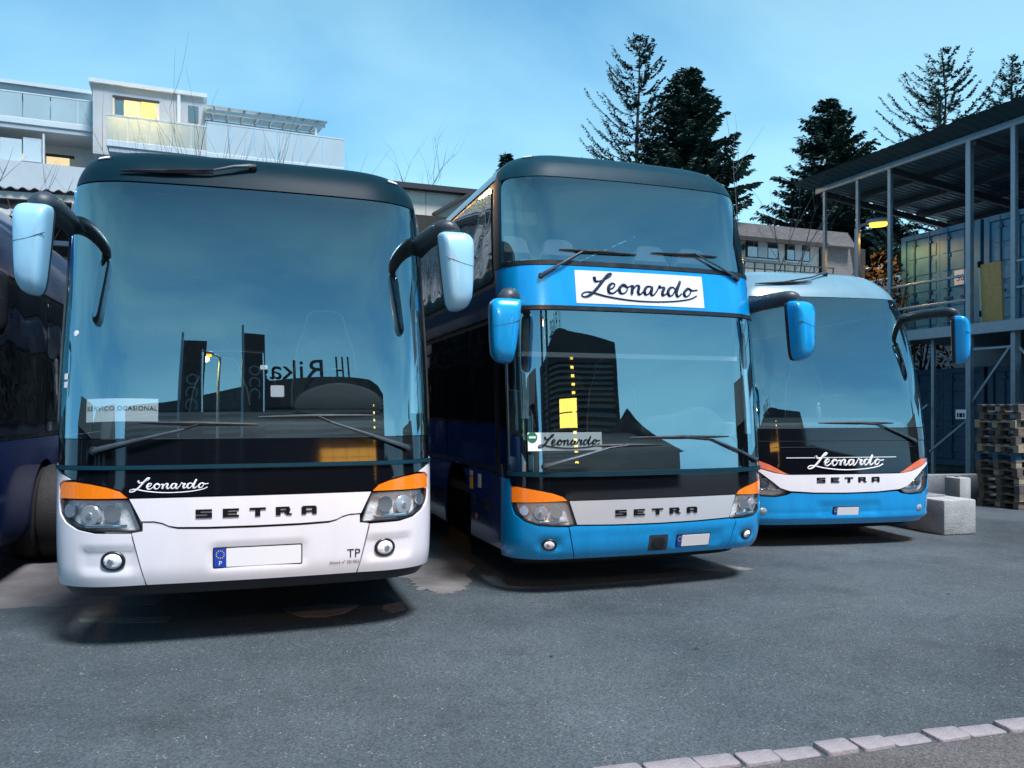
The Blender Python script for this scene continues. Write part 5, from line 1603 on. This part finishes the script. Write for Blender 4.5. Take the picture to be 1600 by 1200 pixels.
conifer(tree_base(1581, 37), top_h(90, 37), lambda t: 2.6 * min(1, (1 - t) * 3.2) ** .75 + .1, "small conifer tip above the shelter roof at the right edge", 15, dense=False, mat="needles_dark")
conifer(tree_base(1385, 38), top_h(325, 38), lambda t: 2.7 * min(1, (1 - t) * 2.2) ** .8 + .08, "low dark conifer behind the lit street lamp", 16)
conifer(tree_base(790, 46), top_h(236, 46), lambda t: 1.6 * min(1, (1 - t) * 2) ** .8 + .08, "distant treetop peeping over the double-decker's left roof corner", 17)

def bare_tree(name, base, h, label, seed, mat="twig_grey", spread=.45, r0=.05, stems=1, levels=3, group="bare winter shrubs and trees"):
    rnd = random.Random(seed)
    root = empty(name, base)
    tag(root, label, "tree" if name == "bare_tree" else "shrub", group)
    b = MB(); tw = MB()
    def grow(p, d, ln, r, lev):
        n = 6
        pts = [p]
        for i in range(n):
            d = (d + Vector((rnd.uniform(-1, 1), rnd.uniform(-1, 1), rnd.uniform(-.3, .6))) * .10).normalized()
            pts.append(pts[-1] + d * ln / n)
        (b if lev == 0 else tw).tube(pts, [r * (1 - .75 * i / n) for i in range(n + 1)], 5 if lev < 2 else 3, caps=False)
        if lev >= levels: return
        for k in range(rnd.randint(3, 5)):
            i = rnd.randint(2, n)
            dd = (d + Vector((rnd.uniform(-1, 1), rnd.uniform(-1, 1), rnd.uniform(-.1, .7))) * spread * 1.6).normalized()
            grow(pts[i], dd, ln * rnd.uniform(.4, .65), r * .45, lev + 1)
    for s_ in range(stems):
        d = Vector((rnd.uniform(-1, 1) * spread, rnd.uniform(-.5, .5) * spread, 1)).normalized()
        grow(Vector((rnd.uniform(-.3, .3) * (stems > 1), rnd.uniform(-.2, .2) * (stems > 1), 0)), d, h * rnd.uniform(.55, .66), r0, 0)
    b.build("stems", mat, root, weld=False)
    tw.build("twigs", mat, root, weld=False)
    return root
Y = 20
for i, (px, py, sd_, lb) in enumerate(((215, 150, 21, "bare whip-like shrub in front of the lit apartment window"), (300, 150, 22, "bare shrub rising right of the lit apartment window"), (365, 145, 23, "tall bare shrub in front of the roof pergola"), (430, 165, 24, "bare shrub in front of the apartment's right balcony"))):
    bare_tree("bare_shrub", tree_base(px, Y), top_h(py, Y) * .89, lb, sd_, spread=.30, r0=.03, stems=9, levels=2)
bare_tree("bare_tree", tree_base(600, 34), top_h(210, 34), "small leafless tree behind the white coach's right roof corner", 31, spread=.5, r0=.12, levels=4)
bare_tree("bare_tree", tree_base(655, 36), top_h(235, 36), "faint leafless tree above the pale gabled building", 32, spread=.5, r0=.12, levels=4)
bare_tree("bare_shrub", tree_base(1178, 22), top_h(225, 22) * 1.02, "bare branching shrub right of the double-decker's upper windscreen", 33, "twig_grey", spread=.38, r0=.045, stems=5, levels=2)
bare_tree("bare_shrub", tree_base(1262, 24), top_h(300, 24) * .72, "bare brown shrub in front of the house windows", 34, "twig_brown", spread=.35, r0=.035, stems=4, levels=2)
bare_tree("bare_shrub", tree_base(1195, 24), top_h(310, 24) * .72, "bare brown shrub before the house's left window", 36, "twig_brown", spread=.35, r0=.035, stems=3, levels=2)
bare_tree("bare_shrub", tree_base(10, 12.5), top_h(310, 12.5), "tangle of bare branches under the lean-to at the left edge", 35, "twig_brown", spread=.5, r0=.05, stems=6, levels=3)

def bush(base, rx, rz, label, seed, mat, n=2600):
    rnd = random.Random(seed)
    root = empty("hedge_bush", base)
    tag(root, label, "bush")
    lv = MB(); st = MB()
    for k in range(9):
        d = Vector((rnd.uniform(-1, 1) * rx * .7, rnd.uniform(-1, 1) * rx * .5, rz * rnd.uniform(1.2, 1.8)))
        st.tube([(0, 0, 0), d * .5 + Vector((0, 0, .1)), d], [.04, .03, .01], 4)
    for k in range(n):
        u = Vector((rnd.gauss(0, 1), rnd.gauss(0, 1), rnd.gauss(0, 1))).normalized() * rnd.uniform(.55, 1.05)
        c = Vector((u.x * rx, u.y * rx * .7, rz + u.z * rz)) * 1.0
        c += Vector((math.sin(c.x * 3 + seed), math.cos(c.z * 3), math.sin(c.x * 4))) * .12
        a, bv = Vector((rnd.uniform(-1, 1), rnd.uniform(-1, 1), rnd.uniform(-1, 1))).normalized() * .07, Vector((rnd.uniform(-1, 1), rnd.uniform(-1, 1), rnd.uniform(-1, 1))).normalized() * .05
        lv.add([c - a, c + bv, c + a, c - bv], [(0, 1, 2, 3)])
    st.build("stems", "bark", root, weld=False)
    lv.build("foliage", mat, root, weld=False, deg=0)
bush(tree_base(1372, 22.6), 1.3, 3.0, "copper-leaved bush glowing under the lit street lamp", 41, "hedge_leaf")
bush(tree_base(1420, 23.6), 1.3, 3.15, "copper-leaved bush beside the container under lamp light", 42, "hedge_leaf")
bush(tree_base(1330, 27), 1.4, 2.3, "dark green bush behind the street lamp pole", 43, "hedge_green")

# lit street lamp beyond the coaches
def street_lamp(loc, h, label, az, energy, light_r=.12):
    root = empty("street_lamp", loc)
    tag(root, label, "street lamp", "lit street lamps")
    MB().tube([(0, 0, 0), (0, 0, .8), (0, 0, .85), (0, 0, h)], [.09, .09, .065, .05], 12).build("pole", "galv", root)
    M = Matrix.Rotation(az, 4, 'Z')
    MB().tube([M @ Vector(p) for p in ((0, 0, h - .05), (.12, 0, h + .08), (.35, 0, h + .14))], [.05, .045, .04], 8).build("bracket", "galv", root)
    hd = MB().add(*pillow(smooth_poly([(-.28, -.1), (-.3, 0), (-.28, .1), (0, .14), (.28, .1), (.3, 0), (.28, -.1), (0, -.14)], 3), .10, .03), M=M @ Matrix.Translation((.55, 0, h + .15)) @ Matrix.Rotation(R(-90), 4, 'X')).build("lamp_head", "galv", root, deg=50)
    MB().add(*pillow(smooth_poly([(-.2, -.07), (-.22, 0), (-.2, .07), (0, .09), (.2, .07), (.22, 0), (.2, -.07), (0, -.09)], 3), .09, .01), M=M @ Matrix.Translation((.55, 0, h + .09)) @ Matrix.Rotation(R(90), 4, 'X')).build("glowing_lens", "lamp_glow", hd, deg=50)
    ld = bpy.data.lights.new("lamp_light", 'SPOT'); ld.energy = energy; ld.color = (1.0, .45, .08); ld.shadow_soft_size = light_r; ld.spot_size = R(165); ld.spot_blend = .35
    lo = bpy.data.objects.new("lamp_light", ld); link(lo, root); lo.location = M @ Vector((.55, 0, h - .12))
    return root
emat("lamp_glow", (1.0, .34, .02), 5.0)
p = tree_base(1338, 22)
street_lamp(p, top_h(352, 22) - .1, "lit sodium street lamp in front of the dark trees", R(-25), 110)
# ------------------------------------------------------------------ the yard behind the photographer (seen mirrored in the windscreens)
pmat("louvre", (.10, .115, .125), .5, .3, var=.1)
pmat("louvre_back", (.012, .014, .017), .8, var=.2)
pmat("roof_dark", (.03, .03, .035), .8, var=.3, vscale=2)
pmat("flag_cloth", (.012, .014, .02), .7, var=.2)
pmat("flag_grey", (.20, .25, .28), .7)
emat("office_glow", (1.0, .50, .08), 4.0)
fo = Vector((-4.0, -24.2, 0)); fpsi = .415
wb = empty("striped_warehouse", fo, fpsi)
tag(wb, "dark striped building with lit windows mirrored in the double-decker's lower windscreen", "building")
WL = 25.6
MB().box(0, WL, -12, -.25, 0, 9.6).build("wall", "louvre_back", wb)
arc = [(x, 9.6 + 1.7 * math.sin(math.pi * min(1, max(0, (x - 4) / 26))) ** 1.5) for x in np.linspace(0, WL, 25)]
MB().prism([(0, 9.0)] + arc + [(WL, 9.0)], 0, 12.2, Matrix(((1, 0, 0, 0), (0, 0, 1, -12.2), (0, 1, 0, 0), (0, 0, 0, 1)))).build("curved_roof", "roof_dark", wb)
for k in range(22):
    z = 1.2 + k * .375
    if 5.0 < z < 6.75:
        for (a, b_) in ((0, 15.6), (21.6, WL)):
            MB().box(a, b_, -.24, -.08, z, z + .17).build("louvre_slat", "louvre", wb)
    else:
        MB().box(0, WL, -.24, -.08, z, z + .17).build("louvre_slat", "louvre", wb)
for i in range(6):
    for j in range(2):
        MB().box(15.75 + i * .97, 15.75 + i * .97 + .92, -.2, -.15, 5.15 + j * .8, 5.15 + j * .8 + .74).build("lit_pane", "office_glow", wb)
MB().box(15.65, 21.6, -.246, -.12, 5.92, 5.945).build("transom", "trim_dark", wb)
MB().box(WL - .3, WL, -.3, .05, 0, 9.5).build("corner_column", "louvre_back", wb)
for k in range(14):
    MB().box(20.95, 21.35, -.07, .0, 2.0 + k * .55, 2.0 + k * .55 + .16).build("stair_light", "office_glow", wb)
# roof sign
sg_ = empty("roof_sign", fo + Matrix.Rotation(fpsi, 3, 'Z') @ Vector((14.1, -.6, 11.0)), fpsi)
tag(sg_, "dark roof letters mirrored backwards in the white coach's windscreen", "sign")
me = text_mesh("Rikag", 2.5, align='CENTER')
for q in me.vertices: q.co = (-q.co.x - .5, 0, q.co.y + .3)
me.materials.clear(); me.materials.append(MATS["ink"])
lt = link(bpy.data.objects.new("roof_letters", me), sg_)
md = lt.modifiers.new("thick", 'SOLIDIFY'); md.thickness = .15
for x in (3.0, 3.5, 4.0):
    MB().box(x, x + .14, -.06, .06, -.2, 2.3).build("sign_bar", "ink", sg_)
MB().box(3.141, 3.499, -.05, .05, 1.0, 1.14).build("sign_bar", "ink", sg_)
MB().box(-4.0, 4.2, -.05, .05, .02, .14).build("sign_rail", "ink", sg_)
# banner flags
for (x, y, h, lb) in ((-.8, -6.5, 7.6, "dark banner flag mirrored beside the lamp in the white coach's windscreen"), (1.3, -6.0, 8.0, "dark banner flag mirrored near the middle of the white coach's windscreen")):
    f = empty("banner_flag", (x, y, 0), .2)
    tag(f, lb, "flag", "banner flags behind the photographer")
    MB().tube([(0, 0, 0), (0, 0, h + .3)], .045, 10).build("pole", "galv", f)
    cl = MB().box(.05, .85, -.01, .01, 2.2, h).build("cloth", "flag_cloth", f)
    me = text_mesh("OCC", .62)
    for q in me.vertices: q.co = (.65 - q.co.y, .013, h - 3.6 + (-q.co.x) + 2.2)
    me.materials.clear(); me.materials.append(MATS["flag_grey"])
    link(bpy.data.objects.new("lettering", me), cl)
street_lamp((.95, -8.3, 0), 7.8, "lit street lamp mirrored as a bright star in the white coach's windscreen", R(190), 1500)
# houses and hedges closing the yard
def plain_house(loc, rz, w, d, h, rh, lb, wm="render_grey"):
    r_ = empty("house", loc, rz)
    tag(r_, lb, "house", "houses behind the photographer")
    MB().box(0, w, 0, d, 0, h).build("wall", wm, r_)
    MB().prism([(-.4, h), (d + .4, h), (d / 2, h + rh)], -.3, w + .3, Matrix(((0, 0, 1, 0), (1, 0, 0, 0), (0, 1, 0, .003), (0, 0, 0, 1)))).build("roof", "roof_dark", r_)
    for i in range(int(w // 2.4)):
        for z in ((1.0, 2.2), (3.6, 4.8)):
            if z[1] < h: MB().box(.8 + i * 2.4, 2.0 + i * 2.4, d + .002, d + .05, z[0], z[1]).build("window", "house_glass", r_)
    return r_
plain_house((27.5, -16, 0), R(128), 8, 9, 2.8, 3.0, "dark-roofed house mirrored low in the double-decker's windscreen, nearest the striped building", "louvre_back")
plain_house((31, -4, 0), R(65), 10, 8, 3.8, 2.8, "dark-roofed house mirrored low in the right coach's windscreen", "louvre_back")
plain_house((-18, -24, 0), R(5), 11, 9, 5.2, 3.0, "dark-roofed house mirrored at the white coach's left windscreen edge", "louvre_back")
plain_house((-32, -16, 0), R(-30), 11, 9, 5.2, 3.0, "dark-roofed house mirrored in the left mirror housing", "louvre_back")
for i, (x, y, h, lb) in enumerate(((36, 4, 9.5, "dark conifer mirrored in the right coach's corner glass"), (-21, -19, 8.0, "dark conifer mirrored at the left edge of the white coach"))):
    conifer(Vector((x, y, 0)), h, lambda t: 1.9 * min(1, (1 - t) * 2) ** .8 + .08, lb, 50 + i)

# fallen leaves on the asphalt
rl = random.Random(77)
for (px, py, lb) in ((1088, 1015, "dark fallen leaf on open asphalt before the double-decker"), (862, 1027, "small dark leaf on the asphalt below the double-decker's left headlight"), (1482, 929, "tiny dark leaf on the asphalt in front of the concrete block")):
    g = ground_at(px, py)
    lf = empty("fallen_leaf", (g.x, g.y, gz(g.x, g.y) + .004), rl.uniform(0, 6))
    tag(lf, lb, "leaf", "fallen leaves on the asphalt")
    w = rl.uniform(.008, .013); l_ = rl.uniform(.016, .026)
    MB().add([(0, -l_, 0), (w, 0, .008), (0, l_, .003), (-w, 0, .010), (0, 0, .002)], [(0, 1, 4), (1, 2, 4), (2, 3, 4), (3, 0, 4)]).build("blade", "bark", lf, deg=0)
